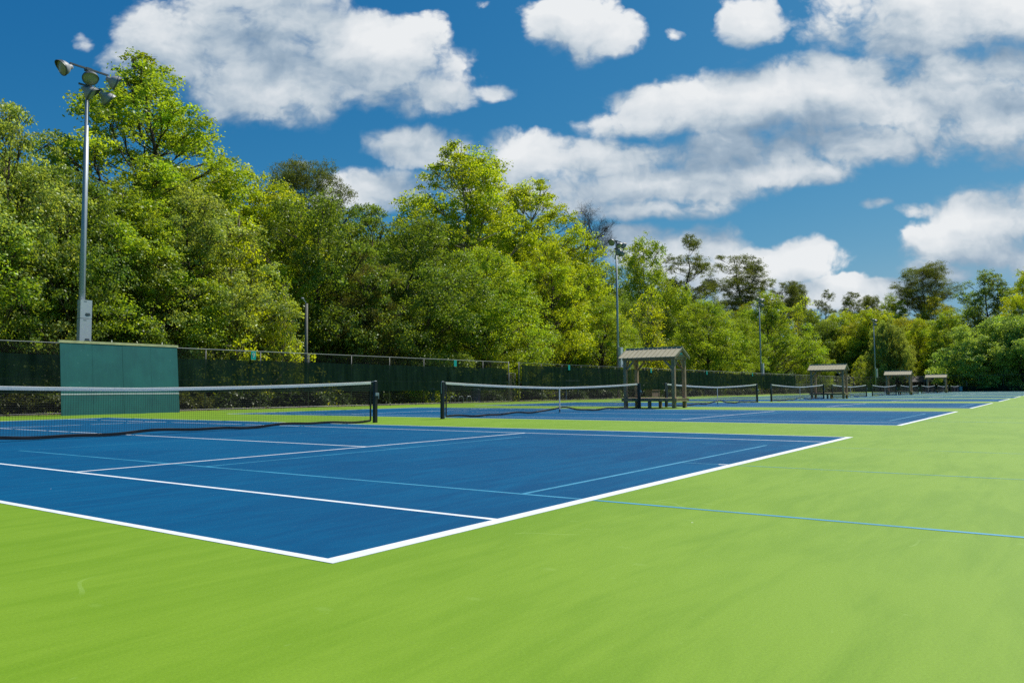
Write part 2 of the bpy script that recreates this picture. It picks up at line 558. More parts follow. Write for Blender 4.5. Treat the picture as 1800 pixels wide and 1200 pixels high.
def ground_mat():
    m = bpy.data.materials.new('leaf_litter_and_grass')
    m.use_nodes = True
    nt = m.node_tree; N = NB(nt)
    b = nt.nodes['Principled BSDF']
    P = N.n('ShaderNodeNewGeometry').outputs['Position']
    a = N.noise(P, 0.12, 4, 0.6, 0.5)
    l = N.noise(P, 3.0, 8, 0.7)
    lit_ = N.ramp(l, [(0.3, (0.04, 0.022, 0.014)), (0.5, (0.12, 0.065, 0.042)), (0.7, (0.22, 0.14, 0.09))])
    gr = N.ramp(l, [(0.3, (0.05, 0.085, 0.018)), (0.7, (0.13, 0.19, 0.04))])
    nt.links.new(N.mix(N.maprange(a, 0.46, 0.60), lit_, gr), b.inputs['Base Color'])
    b.inputs['Roughness'].default_value = 0.95
    bu = N.n('ShaderNodeBump'); bu.inputs['Strength'].default_value = 1.0; bu.inputs['Distance'].default_value = 0.05
    nt.links.new(N.noise(P, 12.0, 5, 0.7), bu.inputs['Height']); nt.links.new(bu.outputs[0], b.inputs['Normal'])
    return m


g = MB(); g.face([(-900, -900, -0.06), (1400, -900, -0.06), (1400, 1400, -0.06), (-900, 1400, -0.06)])
tag(g.build('ground', ground_mat()), 'brown leaf litter and rough grass under the trees', kind='structure')
g = MB(); g.box(-45, -60, -0.05, 156.4, 29.85, 0.0)
tag(g.build('court_apron', GREEN), 'bright green acrylic surface around the blue tennis courts', kind='structure')
g = MB(); g.face([(38, 33.5, -0.052), (58, 33.5, -0.052), (60, 41, -0.052), (40, 42, -0.052)])  # sunlight on the ground is put into this lighter grass patch
tag(g.build('lawn', mat('sunlit_grass', (0.26, 0.27, 0.06), 0.9, var=0.35, scale=4)), 'patch of yellow green grass, colour lightened as if sunlit, beyond the fence gap', kind='structure')
g = MB(); g.box(-45, 29.851, -0.055, 156.4, 30.55, 0.012)
tag(g.build('concrete_edging', mat('old_concrete', (0.19, 0.155, 0.12), 0.9, var=0.4, scale=3)), 'narrow concrete edging under the far fence', kind='structure')

LW = 23.77


def rect(b, x0, y0, x1, y1, z):
    b.face([(x0, y0, z), (x1, y0, z), (x1, y1, z), (x0, y1, z)])


def slab(b, x0, y0, x1, y1, z):
    b.box(x0, y0, 0.0006, x1, y1, z)


def faded(name, keep):                       # old paint worn through to the surface below
    m = CYAN.copy(); m.name = name
    nt = m.node_tree; N = NB(nt)
    P = N.n('ShaderNodeNewGeometry').outputs['Position']
    f = N.m('ADD', N.maprange(N.noise(P, 1.3, 5, 0.6), 0.35, 0.65, -0.15, 0.15), keep, clamp=True)
    mx = N.n('ShaderNodeMixShader'); tp = N.n('ShaderNodeBsdfTransparent')
    nt.links.new(f, mx.inputs[0]); nt.links.new(tp.outputs[0], mx.inputs[1]); nt.links.new(nt.nodes['Principled BSDF'].outputs[0], mx.inputs[2])
    nt.links.new(mx.outputs[0], nt.nodes['Material Output'].inputs[0])
    return m


CY1 = faded('worn_blue_line_paint', 0.42)
CY2 = faded('very_worn_blue_line_paint', 0.22)
CY0 = faded('slightly_worn_blue_line_paint', 0.82)


for k in range(10):
    X0 = SP*k
    b = MB(); rect(b, X0, 0, X0+10.97, LW, 0.001)
    tag(b.build('court_surface', BLUE), 'blue playing surface of tennis court', kind='structure')
    b = MB(); z = 0.0027
    w = 0.058; B = 0.10; S1, S2 = X0+1.372, X0+9.60
    slab(b, X0, 0, X0+10.97, B, z); slab(b, X0, LW-B, X0+10.97, LW, z)
    slab(b, X0, B, X0+w, LW-B, z); slab(b, X0+10.97-w, B, X0+10.97, LW-B, z)
    w = 0.05
    slab(b, S1, B, S1+w, LW-B, z); slab(b, S2-w, B, S2, LW-B, z)
    slab(b, S1+w, 5.485, S2-w, 5.485+w, z); slab(b, S1+w, LW-5.485-w, S2-w, LW-5.485, z)
    c = X0+5.485
    slab(b, c-w/2, 5.485+w, c+w/2, LW-5.485-w, z)
    slab(b, c-w/2, B, c+w/2, B+0.10, z); slab(b, c-w/2, LW-B-0.1, c+w/2, LW-B, z)
    tag(b.build('court_lines', WHITE), 'white painted tennis court lines', kind='structure')
    b = MB(); z = 0.0018; w = 0.045
    for side in (0, 1):
        def q(x0, y0, x1, y1):
            if side: y0, y1 = LW-y1, LW-y0
            rect(b, x0, y0, x1, y1, z)
        b.m = 0; q(c-3.05, -3.95, c-3.05+w, 9.45); b.m = 2; q(c+3.05-w, -3.95, c+3.05, 9.45); b.m = 0
        q(c-3.05+w, 0.61, c+3.05-w, 0.61+w); q(c-3.05+w, 4.88-w, c+3.05-w, 4.88)
        b.m = 1; q(c-3.05+w, 9.45-w, c+3.05-w, 9.45); q(c-3.05+w, -3.95, c+3.05-w, -3.95+w)
        q(c-w/2, -3.95+w, c+w/2, 0.61); q(c-w/2, 4.88, c+w/2, 9.45-w)
    tag(b.build('pickleball_lines', [CY0, CY1, CY2]), 'thin light blue pickleball lines over the court', kind='structure')

# ------------------------------------------------------------------ tennis nets
HW = 6.399                                   # half distance between posts


def ztop(x):
    t = abs(x)/HW
    return 0.914 + (1.07-0.914)*(0.35*t+0.65*t*t)


def zbot(x, strap):
    z = 0.05 + 0.018*math.sin(x*1.9+0.4) + 0.012*math.sin(x*4.1)
    if strap: z += 0.12*math.exp(-(x/1.1)**2)
    return max(z, 0.012)


def make_net(strap=True):
    root = empty('tennis_net')
    E = HW-0.16
    for s in (-1, 1):
        b = MB()
        b.box(s*HW-0.045, -0.045, 0, s*HW+0.045, 0.045, 1.075)
        b.m = 1
        b.tube([(s*(HW-0.04), -0.012, 1.085), (s*(HW+0.035), -0.012, 1.085), (s*(HW+0.058), -0.012, 1.05), (s*(HW+0.060), -0.012, 0.74)], 0.009, 6)
        b.box(s*HW-0.047, -0.075, 0.70, s*HW+0.07, -0.0455, 0.78) if s > 0 else None
        po = b.build('post', [BLACK, GALV], root)
        if s > 0:
            h = MB(); h.tube([(s*HW+0.02, -0.05, 0.74), (s*HW+0.02, -0.11, 0.74), (s*HW+0.02, -0.11, 0.62)], 0.008, 6)
            h.build('crank_handle', GALV, po)
    b = MB(); n = 277
    xs = np.linspace(-E, E, n)
    r = 0.0021
    for x in xs:
        x = float(x)
        b.tube([(x, 0, zbot(x, strap)), (x, 0, ztop(x)-0.02)], r, 3, cap=False)
    rows = 21
    gx = np.linspace(-E, E, 41)
    for j in range(rows):
        t = j/(rows-0.0)
        b.tube([(float(x), 0, zbot(float(x), strap)*(1-t)+(ztop(float(x))-0.03)*t) for x in gx], r, 3, cap=False)
    for zz in (0.13, 0.30, 0.45, 0.6, 0.75, 0.9):  # lacing to the posts
        for s in (-1, 1):
            b.tube([(s*E, 0, zz), (s*(HW-0.045), 0, zz+0.01)], 0.0022, 3, cap=False)
    b.build('netting', NETBLK, root)

    def band(za, zb, th, mt, name, ns=48, wob=0.0):
        b = MB()
        X = np.linspace(-E, E, ns)
        P = []
        for i, x in enumerate(X):
            x = float(x)
            a, c = za(x), zb(x)
            y = wob*math.sin(x*7.0+math.sin(x*3))
            P.append([(x, y-th, a), (x, y-th, c), (x, y, c+th*0.6), (x, y+th, c), (x, y+th, a)])
        for i in range(ns-1):
            for j in range(5):
                k = (j+1) % 5
                b.face([P[i][j], P[i][k], P[i+1][k], P[i+1][j]])
        b.face(P[0]); b.face(P[-1][::-1])
        return b.build(name, mt, root)
    band(lambda x: ztop(x)-0.062, lambda x: ztop(x), 0.008, BAND, 'headband', 64, 0.002)
    band(lambda x: zbot(x, strap)-0.02, lambda x: zbot(x, strap)+0.034, 0.006, VINYLB, 'bottom_band', 96, 0.006)
    for s in (-1, 1):
        b = MB(); b.box(s*E-0.025, -0.007, zbot(s*E, strap), s*E+0.025, 0.007, ztop(E)-0.063)
        b.build('side_band', VINYLB, root)
    for s in (-1, 1):
        c = MB(); c.tube([(s*(HW-0.04), 0.0, ztop(HW)+0.008), (s*E, 0, ztop(E)-0.01)], 0.005, 5)
        c.build('cable', GALV, root)
    if strap:
        b = MB(); b.box(-0.026, -0.0125, 0.13, 0.026, -0.0095, ztop(0)+0.012); b.box(-0.026, 0.0095, 0.13, 0.026, 0.0125, ztop(0)+0.012); b.box(-0.026, -0.0095, ztop(0)+0.0065, 0.026, 0.0095, ztop(0)+0.012)
        st = b.build('centre_strap', BAND, root)
        b = MB(); b.box(-0.02, -0.018, 0.03, 0.02, 0.018, 0.13); b.tube([(0, 0, 0.03), (0, 0, 0.008)], 0.009, 6)
        b.build('buckle', DGALV, st)
    return root


NETLAB = ['nearest tennis net, cut by the left edge of the photo, no centre strap',
          'second nearest tennis net, between two black posts, white centre strap',
          'third tennis net, just behind the nearest wooden shelter',
          'fourth tennis net, between the third net and the second wooden shelter',
          'fifth tennis net, just behind the second wooden shelter',
          'sixth tennis net, in front of the third wooden shelter',
          'seventh tennis net, just behind the third wooden shelter',
          'eighth tennis net, before the farthest wooden shelter',
          'ninth tennis net, just behind the farthest wooden shelter',
          'farthest tennis net, last of the row near the end fence']
n1 = make_net(False); n2 = make_net(True)
for k in range(10):
    o = n1 if k == 0 else n2 if k == 1 else copy_tree(n2)
    o.location = (SP*k+5.485, 11.885, 0)
    tag(o, NETLAB[k], 'tennis net', 'tennis nets in a row')


# ------------------------------------------------------------------ wooden shelters with benches
def make_shelter():
    root = empty('wooden_shelter')
    hx, hy = 0.55, 1.14
    for sx in (-1, 1):
        for sy in (-1, 1):
            b = MB(); b.box(sx*hx-0.07, sy*hy-0.07, 0, sx*hx+0.07, sy*hy+0.07, 2.08)
            p = b.build('post', WOOD, root)
            b = MB(); b.beam((sx*hx, sy*(hy-0.06), 1.68), (sx*hx, sy*(hy-0.42), 2.06), 0.05, 0.09)
            b.build('brace', WOOD, p)
            b = MB(); b.beam((sx*(hx-0.06), sy*hy, 1.72), (sx*(hx-0.36), sy*hy, 2.06), 0.05, 0.08)
            b.build('brace', WOOD, p)
    for s in (-1, 1):
        b = MB(); b.box(s*hx-0.05, -hy-0.12, 2.082, s*hx+0.05, hy+0.12, 2.20); b.build('beam', WOOD, root)
        b = MB(); b.box(-hx+0.052, s*hy-0.04, 2.085, hx-0.052, s*hy+0.04, 2.195); b.build('beam', WOOD, root)
    ex, ey = 0.80, 1.34
    zr, ze = 2.60, 2.19
    b = MB()
    sl_ = (zr-ze)/ex
    for s in (-1, 1):
        t = 0.02
        b.v += []
        k = len(b.v)
        b.v += [(0, -ey, zr), (0, ey, zr), (s*ex, ey, ze), (s*ex, -ey, ze), (0, -ey, zr-t), (0, ey, zr-t), (s*ex, ey, ze-t), (s*ex, -ey, ze-t)]
        for f in ((0, 1, 2, 3), (4, 7, 6, 5), (0, 3, 7, 4), (1, 5, 6, 2), (3, 2, 6, 7)):
            b.f.append(tuple(k+i for i in f)); b.mi.append(0)
        y = -ey+0.015
        while y < ey:                         # standing seams
            b.beam((s*0.03, y, zr-0.015*sl_+0.012), (s*(ex-0.005), y, ze+0.014), 0.022, 0.028)
            y += 0.222
    rf = b.build('roof', ROOFM, root)
    b = MB(); b.tube([(0, -ey-0.01, zr+0.012), (0, ey+0.01, zr+0.012)], 0.05, 6); b.build('ridge_cap', ROOFM, rf)
    for s in (-1, 1):
        y = s*(ey-0.10)
        b = MB()
        k = len(b.v)
        b.v += [(-ex+0.05, y-0.015, ze+0.0), (ex-0.05, y-0.015, ze+0.0), (0, y-0.015, zr-0.03), (-ex+0.05, y+0.015, ze), (ex-0.05, y+0.015, ze), (0, y+0.015, zr-0.03)]
        for f in ((0, 1, 2), (5, 4, 3), (0, 3, 4, 1), (1, 4, 5, 2), (2, 5, 3, 0)):
            b.f.append(tuple(k+i for i in f)); b.mi.append(0)
        ga = b.build('gable', WOOD, root)
        b = MB(); b.box(-0.14, y-0.025 if s < 0 else y+0.017, ze+0.10, 0.14, y-0.017 if s < 0 else y+0.025, ze+0.19)
        b.build('plaque', TEAL, ga)
        for q in (-1, 1):
            b = MB(); yy = s*(ey-0.03); b.beam((0, yy, zr-0.075), (q*(ex-0.01), yy, ze-0.055), 0.03, 0.085); b.build('fascia', WOOD, ga)
    b = MB()
    for i in range(6):
        x = -0.62+i*0.215
        b.box(x, -1.29, 0.395, x+0.19, 1.29, 0.43)
    be = b.build('bench_seat', WOOD, root)
    for s in (-1, 1):
        b = MB(); b.box(s*0.635-0.02, -1.30, 0.29, s*0.635+0.02, 1.30, 0.42); b.build('apron_board', WOOD, be)
        b = MB(); b.box(-0.614, s*1.26-0.02, 0.29, 0.614, s*1.26+0.02, 0.3935); b.build('apron_board', WOOD, be)
        b = MB(); b.box(s*0.55-0.06, -0.06, 0, s*0.55+0.06, 0.06, 0.3935); b.build('bench_leg', WOOD, be)
    return root


SHLAB = ['nearest wooden shelter with bench, standing between second and third nets',
         'second nearest wooden shelter with bench, between fourth and fifth nets',
         'third wooden shelter, left neighbour of the farthest one',
         'farthest and smallest looking wooden shelter with bench']
sh = make_shelter()
for i in range(4):
    o = sh if i == 0 else copy_tree(sh)
    o.location = (SP*(1+2*i)+10.97+(SP-10.97)/2, 11.80, 0.0)
    tag(o, SHLAB[i], 'shelter', 'wooden bench shelters between the courts')


# ------------------------------------------------------------------ fences
FH = 2.88


def fence(name, p0, p1, label, screens, posts_step=3.05, group='chain link fences around the courts', dens=0.085, mid=True):
    p0 = np.array(p0, float); p1 = np.array(p1, float)
    L = float(np.linalg.norm(p1-p0)); d = (p1-p0)/L
    root = empty(name, (p0[0], p0[1], 0), math.atan2(d[1], d[0]))
    tag(root, label, 'fence', group)
    n = max(1, round(L/posts_step))
    for i in range(n+1):
        x = L*i/n
        big = i in (0, n)
        b = MB(); r = 0.038 if big else 0.027
        b.tube([(x, 0, -0.03), (x, 0, FH+(0.05 if big else -0.03))], r, 8)
        b.build('post', DGALV, root, True)
    b = MB(); b.tube([(0, 0, FH), (L, 0, FH)], 0.017, 8); b.build('top_rail', RAIL, root, True)
    if mid:
        b = MB(); b.tube([(0, 0.03, 1.43), (L, 0.03, 1.43)], 0.015, 6); b.build('mid_rail', GALV, root, True)
    b = MB(); b.tube([(0, -0.03, 0.06), (L, -0.03, 0.06)], 0.01, 4); b.build('bottom_wire', DGALV, root)
    b = MB()
    H = FH-0.05
    s = dens
    r = 0.0021
    x = -H
    while x < L:
        for q in (0, 1):
            a0 = (x, 0.05) if q == 0 else (x+H, 0.05)
            a1 = (x+H, 0.05+H) if q == 0 else (x, 0.05+H)
            (xa, za), (xb, zb) = sorted([a0, a1])
            m = (zb-za)/(xb-xa)
            if xa < 0: za += m*(0-xa); xa = 0
            if xb > L: zb += m*(L-xb); xb = L
            if xb-xa > 0.02:
                yy = -0.034 if q else -0.029
                b.tube([(xa, yy, za), (xb, yy, zb)], r, 3, cap=False)
        x += s
    b.build('chain_link', WIRE, root)
    rnd = random.Random(int(L*10))
    for (s0, s1, za, zb) in screens:
        b = MB()
        nx = max(6, int((s1-s0)/0.35))
        P = []
        for i in range(nx+1):
            x = s0+(s1-s0)*i/nx
            sag = 0.03*math.sin(i*0.36)**2 + rnd.uniform(-0.008, 0.008)
            col = []
            for j in range(6):
                t = j/5
                yb = 0.012*math.sin(x*5.1+t*2)+0.010*math.sin(x*2.3-t*3)
                col.append((x, -0.055+yb*math.sin(PI*t), za+(zb-za)*t - sag*(t if j == 5 else 0) + (rnd.uniform(-0.015, 0.01) if j == 0 else 0)))
            P.append(col)
        for i in range(nx):
            for j in range(5):
                b.face([P[i][j], P[i+1][j], P[i+1][j+1], P[i][j+1]])
        b.build('windscreen', SCREEN, root)
    return root


gx0, gx1 = 42.95, 44.25
fence('chain_link_fence', (-21, 30), (gx0, 30), 'chain link fence with dark windscreen from left photo edge to the gap',
      [(0.1, 33.7, 0.86, 2.42), (37.25, gx0+20.7, 0.86, 2.42)])
fence('chain_link_fence', (gx1, 30), (156.2, 30), 'long chain link fence with dark windscreen running right from the gap',
      [(0.3, 30.0, 0.84, 2.70), (30.1, 60, 0.84, 2.68), (60.1, 72.4, 0.84, 2.70)], dens=0.11)
fence('chain_link_fence', (156.2, 29.96), (156.2, -40), 'chain link fence without windscreen closing the far end of the courts',
      [(0.2, 69, 0.10, 0.95)], dens=0.14, mid=False)
# open gate leaf in the gap
root = empty('gate', (gx0+0.08, 30.02, 0), R(12))
tag(root, 'narrow chain link gate standing ajar in the gap between windscreens', 'gate')
b = MB()
for x in (0.02, 1.12): b.tube([(x, 0, 0.08), (x, 0, 2.1)], 0.022, 8)
for z in (0.08, 1.1, 2.1): b.tube([(0.02, 0, z), (1.12, 0, z)], 0.018, 6)
b.build('gate_frame', DGALV, root, True)
b = MB()
x = -2.0
while x < 1.12:
    for q in (0, 1):
        xa, xb = x, x+2.0
        za, zb = (0.09, 2.09) if q == 0 else (2.09, 0.09)
        m = (zb-za)/(xb-xa)
        if xa < 0.03: za += m*(0.03-xa); xa = 0.03
        if xb > 1.11: zb += m*(1.11-xb); xb = 1.11
        if xb-xa > 0.03: b.tube([(xa, 0.004*q, za), (xb, 0.004*q, zb)], 0.002, 3, cap=False)
    x += 0.085
b.build('chain_link', WIRE, root)
b = MB(); b.box(1.0, -0.05, 1.05, 1.14, 0.05, 1.15); b.build('latch', GALV, root)

# court number plates clipped to the fence top
t9 = bpy.data.curves.new('numeral', 'FONT'); t9.body = '9'; t9.size = 0.34; t9.align_x = 'CENTER'; t9.align_y = 'CENTER'; t9.extrude = 0.004
for i, px in enumerate((445, 800, 1000, 1144, 1242, 1322)):
    X = at(px, 640, Y=29.93)[0]
    b = MB(); b.box(-0.14, -0.012, -0.21, 0.14, 0.012, 0.21); b.m = 1
    b.box(-0.02, 0.013, 0.12, 0.02, 0.03, 0.2)
    o = b.build('number_plate', [TEAL, GALV])
    o.location = (X, 29.915, 2.66)
    if i == 0:
        tmp = bpy.data.objects.new('tmp', t9); C.objects.link(tmp)
        bpy.context.view_layer.update()
        me9 = bpy.data.meshes.new_from_object(tmp); bpy.data.objects.remove(tmp)
        n = bpy.data.objects.new('numeral', me9); C.objects.link(n); n.parent = o
        n.rotation_euler = (R(90), 0, 0); n.location = (0, -0.0165, 0.0)
        n.data.materials.append(BAND)
    tag(o, ['teal court number plate reading 9 on the fence top', 'small teal plate on the fence, just left of the gap', 'small teal plate on the fence right of the gap, over the second net',
            'small teal plate on the fence seen under the nearest shelter roof', 'small teal plate on the fence right of the nearest shelter', 'small teal plate on the fence beside the third light pole'][i], 'sign', 'court number plates on the fence')

# ------------------------------------------------------------------ practice wall
bx0, bx1, by, bh, lean = 11.42, 16.24, 28.2, 2.80, 0.30
root = empty('practice_wall', (bx0, by, 0))
tag(root, 'teal plywood tennis practice wall leaning back before the fence', 'practice wall')
pw = (bx1-bx0)/4


def bp(x, z, off=0.0):
    return (x, lean*z/bh + off, z)


for i in range(4):
    b = MB()
    x0, x1 = i*pw+0.003, (i+1)*pw-0.003
    o_ = (0, 0.002, -0.001, 0.0015)[i]
    P = [bp(x0, 0.0, o_), bp(x1, 0.0, o_), bp(x1, bh, o_), bp(x0, bh, o_)]
    Q = [(p[0], p[1]+0.03, p[2]) for p in P]
    k = 0
    b.v += P+Q
    for f in ((0, 1, 2, 3), (7, 6, 5, 4), (0, 4, 5, 1), (1, 5, 6, 2), (2, 6, 7, 3), (3, 7, 4, 0)):
        b.f.append(f); b.mi.append(0)
    b.build('panel', BOARD, root)
b = MB(); L_ = bx1-bx0
k = 0
P = [bp(0.0, 0.79, -0.006), bp(L_, 0.79, -0.006), bp(L_, 0.84, -0.006), bp(0.0, 0.84, -0.006)]
b.face(P); b.build('painted_line', WHITE, root)
b = MB(); b.box(-0.04, lean-0.012, bh+0.002, L_+0.04, lean+0.10, bh+0.10); b.build('top_cap', WOODC, root)
b = MB()
for x in (0.35, 1.6, 3.2, L_-0.3):
    b.beam((x, lean+0.12, bh-0.1), (x, 0.62, 0.0), 0.09, 0.09); b.beam((x, 0.12, 0.05), (x, lean+0.11, bh-0.05), 0.09, 0.09)
b.build('rear_frame', WOOD, root)
b = MB()
for x in (2.0, 4.15): b.beam((x, lean+0.02, bh+0.1), (x-0.01, lean+0.02, bh+0.19), 0.03, 0.03)
b.build('lag_bolt', BAND, root)


# ------------------------------------------------------------------ floodlight poles
def make_lightpole():
    root = empty('floodlight_pole')
    H = 14.95
    b = MB(); b.tube([(0, 0, -0.05), (0, 0, H)], [0.145, 0.072], 14); b.tube([(0.11, -0.05, 4.8), (0.075, -0.03, 12.0)], 0.022, 6)
    b.build('pole', GALV, root, True)

    def arm(z, x0, x1):
        a = MB(); a.beam((x0, -0.10, z), (x1, -0.10, z), 0.07, 0.07); a.box(-0.12, -0.14, z-0.06, 0.12, 0.10, z+0.06)
        return a.build('crossarm', DGALV, root)

    def lamp(arm_, x, z, aim, drop=0.14):
        d = Vector(aim).normalized()
        c = Vector((x, -0.12, z-drop)) + d*0.26
        M = Matrix.Translation(c) @ d.to_track_quat('Z', 'Y').to_matrix().to_4x4() @ Matrix.Scale(0.88, 4)
        b = MB()
        b.lathe([(0.0, -0.36), (0.09, -0.36), (0.12, -0.30), (0.13, -0.22), (0.22, -0.15), (0.31, -0.03), (0.355, 0.10), (0.36, 0.16), (0.34, 0.162), (0.33, 0.10)], 22, M)
        h = b.build('floodlight', ALU, root, True)
        b = MB(); b.lathe([(0.365, 0.09), (0.375, 0.10), (0.375, 0.165), (0.365, 0.17), (0.345, 0.17)], 22, M)
        # visor over the upper half of the rim
        k = len(b.v); seg = 14
        upv = M.to_3x3().inverted() @ Vector((0, 0, 1)); ang = math.atan2(upv.y, upv.x)
        for j in range(seg+1):
            t = ang - PI*0.5 + PI*j/seg
            e = 0.16*math.sin(PI*j/seg)
            for (rr, zz) in ((0.375, 0.14), (0.385, 0.15+e)):
                b.v.append(tuple(M @ Vector((rr*math.cos(t), rr*math.sin(t), zz))))
        for j in range(seg):
            b.f.append((k+2*j, k+2*j+2, k+2*j+3, k+2*j+1)); b.mi.append(0)
        b.build('visor', DGALV, h, True)
        b = MB(); b.lathe([(0.338, 0.135), (0.27, 0.175), (0.15, 0.205), (0.0, 0.215)], 22, M); b.build('lens', LENS, h, True)
        b = MB(); b.tube([(x, -0.11, z), (x, -0.12, z-drop*0.7), tuple(c - d*0.30)], 0.03, 6); b.build('bracket', GALV, h)
    a1 = arm(H+0.02, -0.80, 0.82)
    a2 = arm(H-0.74, -0.42, 0.56)
    lamp(a1, -0.76, H, (-0.95, 0.02, -0.42)); lamp(a1, -0.02, H, (-0.15, -0.8, -0.85), 0.2); lamp(a1, 0.78, H, (0.95, -0.25, -0.32))
    lamp(a2, -0.22, H-0.76, (0.85, -0.45, -0.6)); lamp(a2, 0.52, H-0.76, (0.92, -0.05, -0.5))
    for z0, z1 in ((2.98, 4.05), (4.07, 4.85)):
        b = MB(); b.box(-0.24, -0.42, z0, 0.24, -0.15, z1); b.m = 1
        b.box(-0.02, -0.424, z0+0.19, 0.16, -0.4205, z0+0.225); b.box(-0.04, -0.424, z0+0.12, 0.18, -0.4205, z0+0.165); b.box(-0.1, -0.424, z1-0.07, 0.02, -0.4205, z1-0.055)
        b.box(0.0, -0.424, z0+0.09, 0.11, -0.4205, z0+0.10)
        bo = b.build('control_box', [BOX, DARK], root)
        b = MB(); b.box(-0.06, -0.149, z0+0.1, 0.06, -0.13, z1-0.1); b.build('mounting_plate', GALV, bo)
    return root


lp = make_lightpole()
LP = [(157, 110, 13.45, 31.2), (1087, 420, None, 31.2), (1338, 520, None, 31.2), (1539, 548, None, 31.2)]
LPLAB = ['tallest looking floodlight pole, rising behind the teal practice wall', 'floodlight pole behind the nearest wooden shelter, second from the left',
         'third floodlight pole, above the fourth and third tennis nets', 'farthest floodlight pole, left of the third wooden shelter']
for i, (px, py, X, Y) in enumerate(LP):
    o = lp if i == 0 else copy_tree(lp)
    X = X or float(at(px, 660, Y=Y)[0])
    if i == 3: X, Y = 156.8, float(at(px, 660, X=156.8)[1])
    o.location = (X, Y, -0.05)
    s = 1.0 if i < 2 else 0.9 if i == 2 else 0.93
    o.scale = (s, s, s)
    tag(o, LPLAB[i], 'light pole', 'floodlight poles behind the fence')

X = float(at(538, 620, Y=31.3)[0])
root = empty('lamp_post', (X, 31.3, 0))
tag(root, 'short grey post with small lamp arm just behind the fence', 'lamp post')
b = MB(); b.tube([(0, 0, -0.05), (0, 0, 5.75)], [0.10, 0.085], 10); b.build('post', GREYP, root, True)
b = MB(); b.tube([(0, 0, 5.65), (-0.10, -0.05, 5.80), (-0.34, -0.1, 5.98)], 0.028, 6); b.build('arm', GALV, root)
b = MB(); b.lathe([(0.0, 0.06), (0.05, 0.055), (0.10, 0.0), (0.085, -0.03), (0.0, -0.04)], 12, Matrix.Translation((-0.38, -0.12, 5.98))); b.build('lamp_head', ALU, root, True)


# ------------------------------------------------------------------ trees
def add_leaves(name, pos, nrm, size, tint, mats, parent, long=1.6):
    n = len(pos)
    rng = np.random.default_rng(n)
    nrm = nrm/np.linalg.norm(nrm, axis=1, keepdims=True)
    t = rng.normal(size=(n, 3)); t -= nrm*np.sum(t*nrm, axis=1, keepdims=True)
    t /= np.linalg.norm(t, axis=1, keepdims=True)+1e-9
    u = np.cross(nrm, t)
    s = size[:, None]
    v = np.empty((n, 4, 3), np.float32)
    v[:, 0] = pos - t*s*long*0.5
    v[:, 1] = pos + u*s*0.5 + nrm*s*0.12
    v[:, 2] = pos + t*s*long*0.5
    v[:, 3] = pos - u*s*0.5 + nrm*s*0.12
    me = bpy.data.meshes.new(name)
    me.vertices.add(n*4); me.vertices.foreach_set('co', v.ravel())
    me.loops.add(n*4); me.loops.foreach_set('vertex_index', np.arange(n*4, dtype=np.int32))
    me.polygons.add(n); me.polygons.foreach_set('loop_start', np.arange(0, n*4, 4, dtype=np.int32))
    me.polygons.foreach_set('loop_total', np.full(n, 4, np.int32))
    ca_ = me.color_attributes.new('tint', 'FLOAT_COLOR', 'CORNER')
    c = np.ones((n, 4, 4), np.float32); c[:, :, 0] = tint[:, 0, None]; c[:, :, 1] = tint[:, 1, None]
    ca_.data.foreach_set('color', c.ravel())
    me.materials.append(mats)
    me.update()
    o = bpy.data.objects.new(name, me)
    C.objects.link(o)
    o.parent = parent
    return o


def curve(p, q, rng, bend, n=6, lift=0.0):
    p = np.array(p, float); q = np.array(q, float)
    L = np.linalg.norm(q-p)
    off = rng.normal(size=3)*bend*L
    off[2] += lift*L
    return [p+(q-p)*t + off*math.sin(PI*t) + rng.normal(size=3)*0.015*L*(0 < t < 1) for t in np.linspace(0, 1, n)]


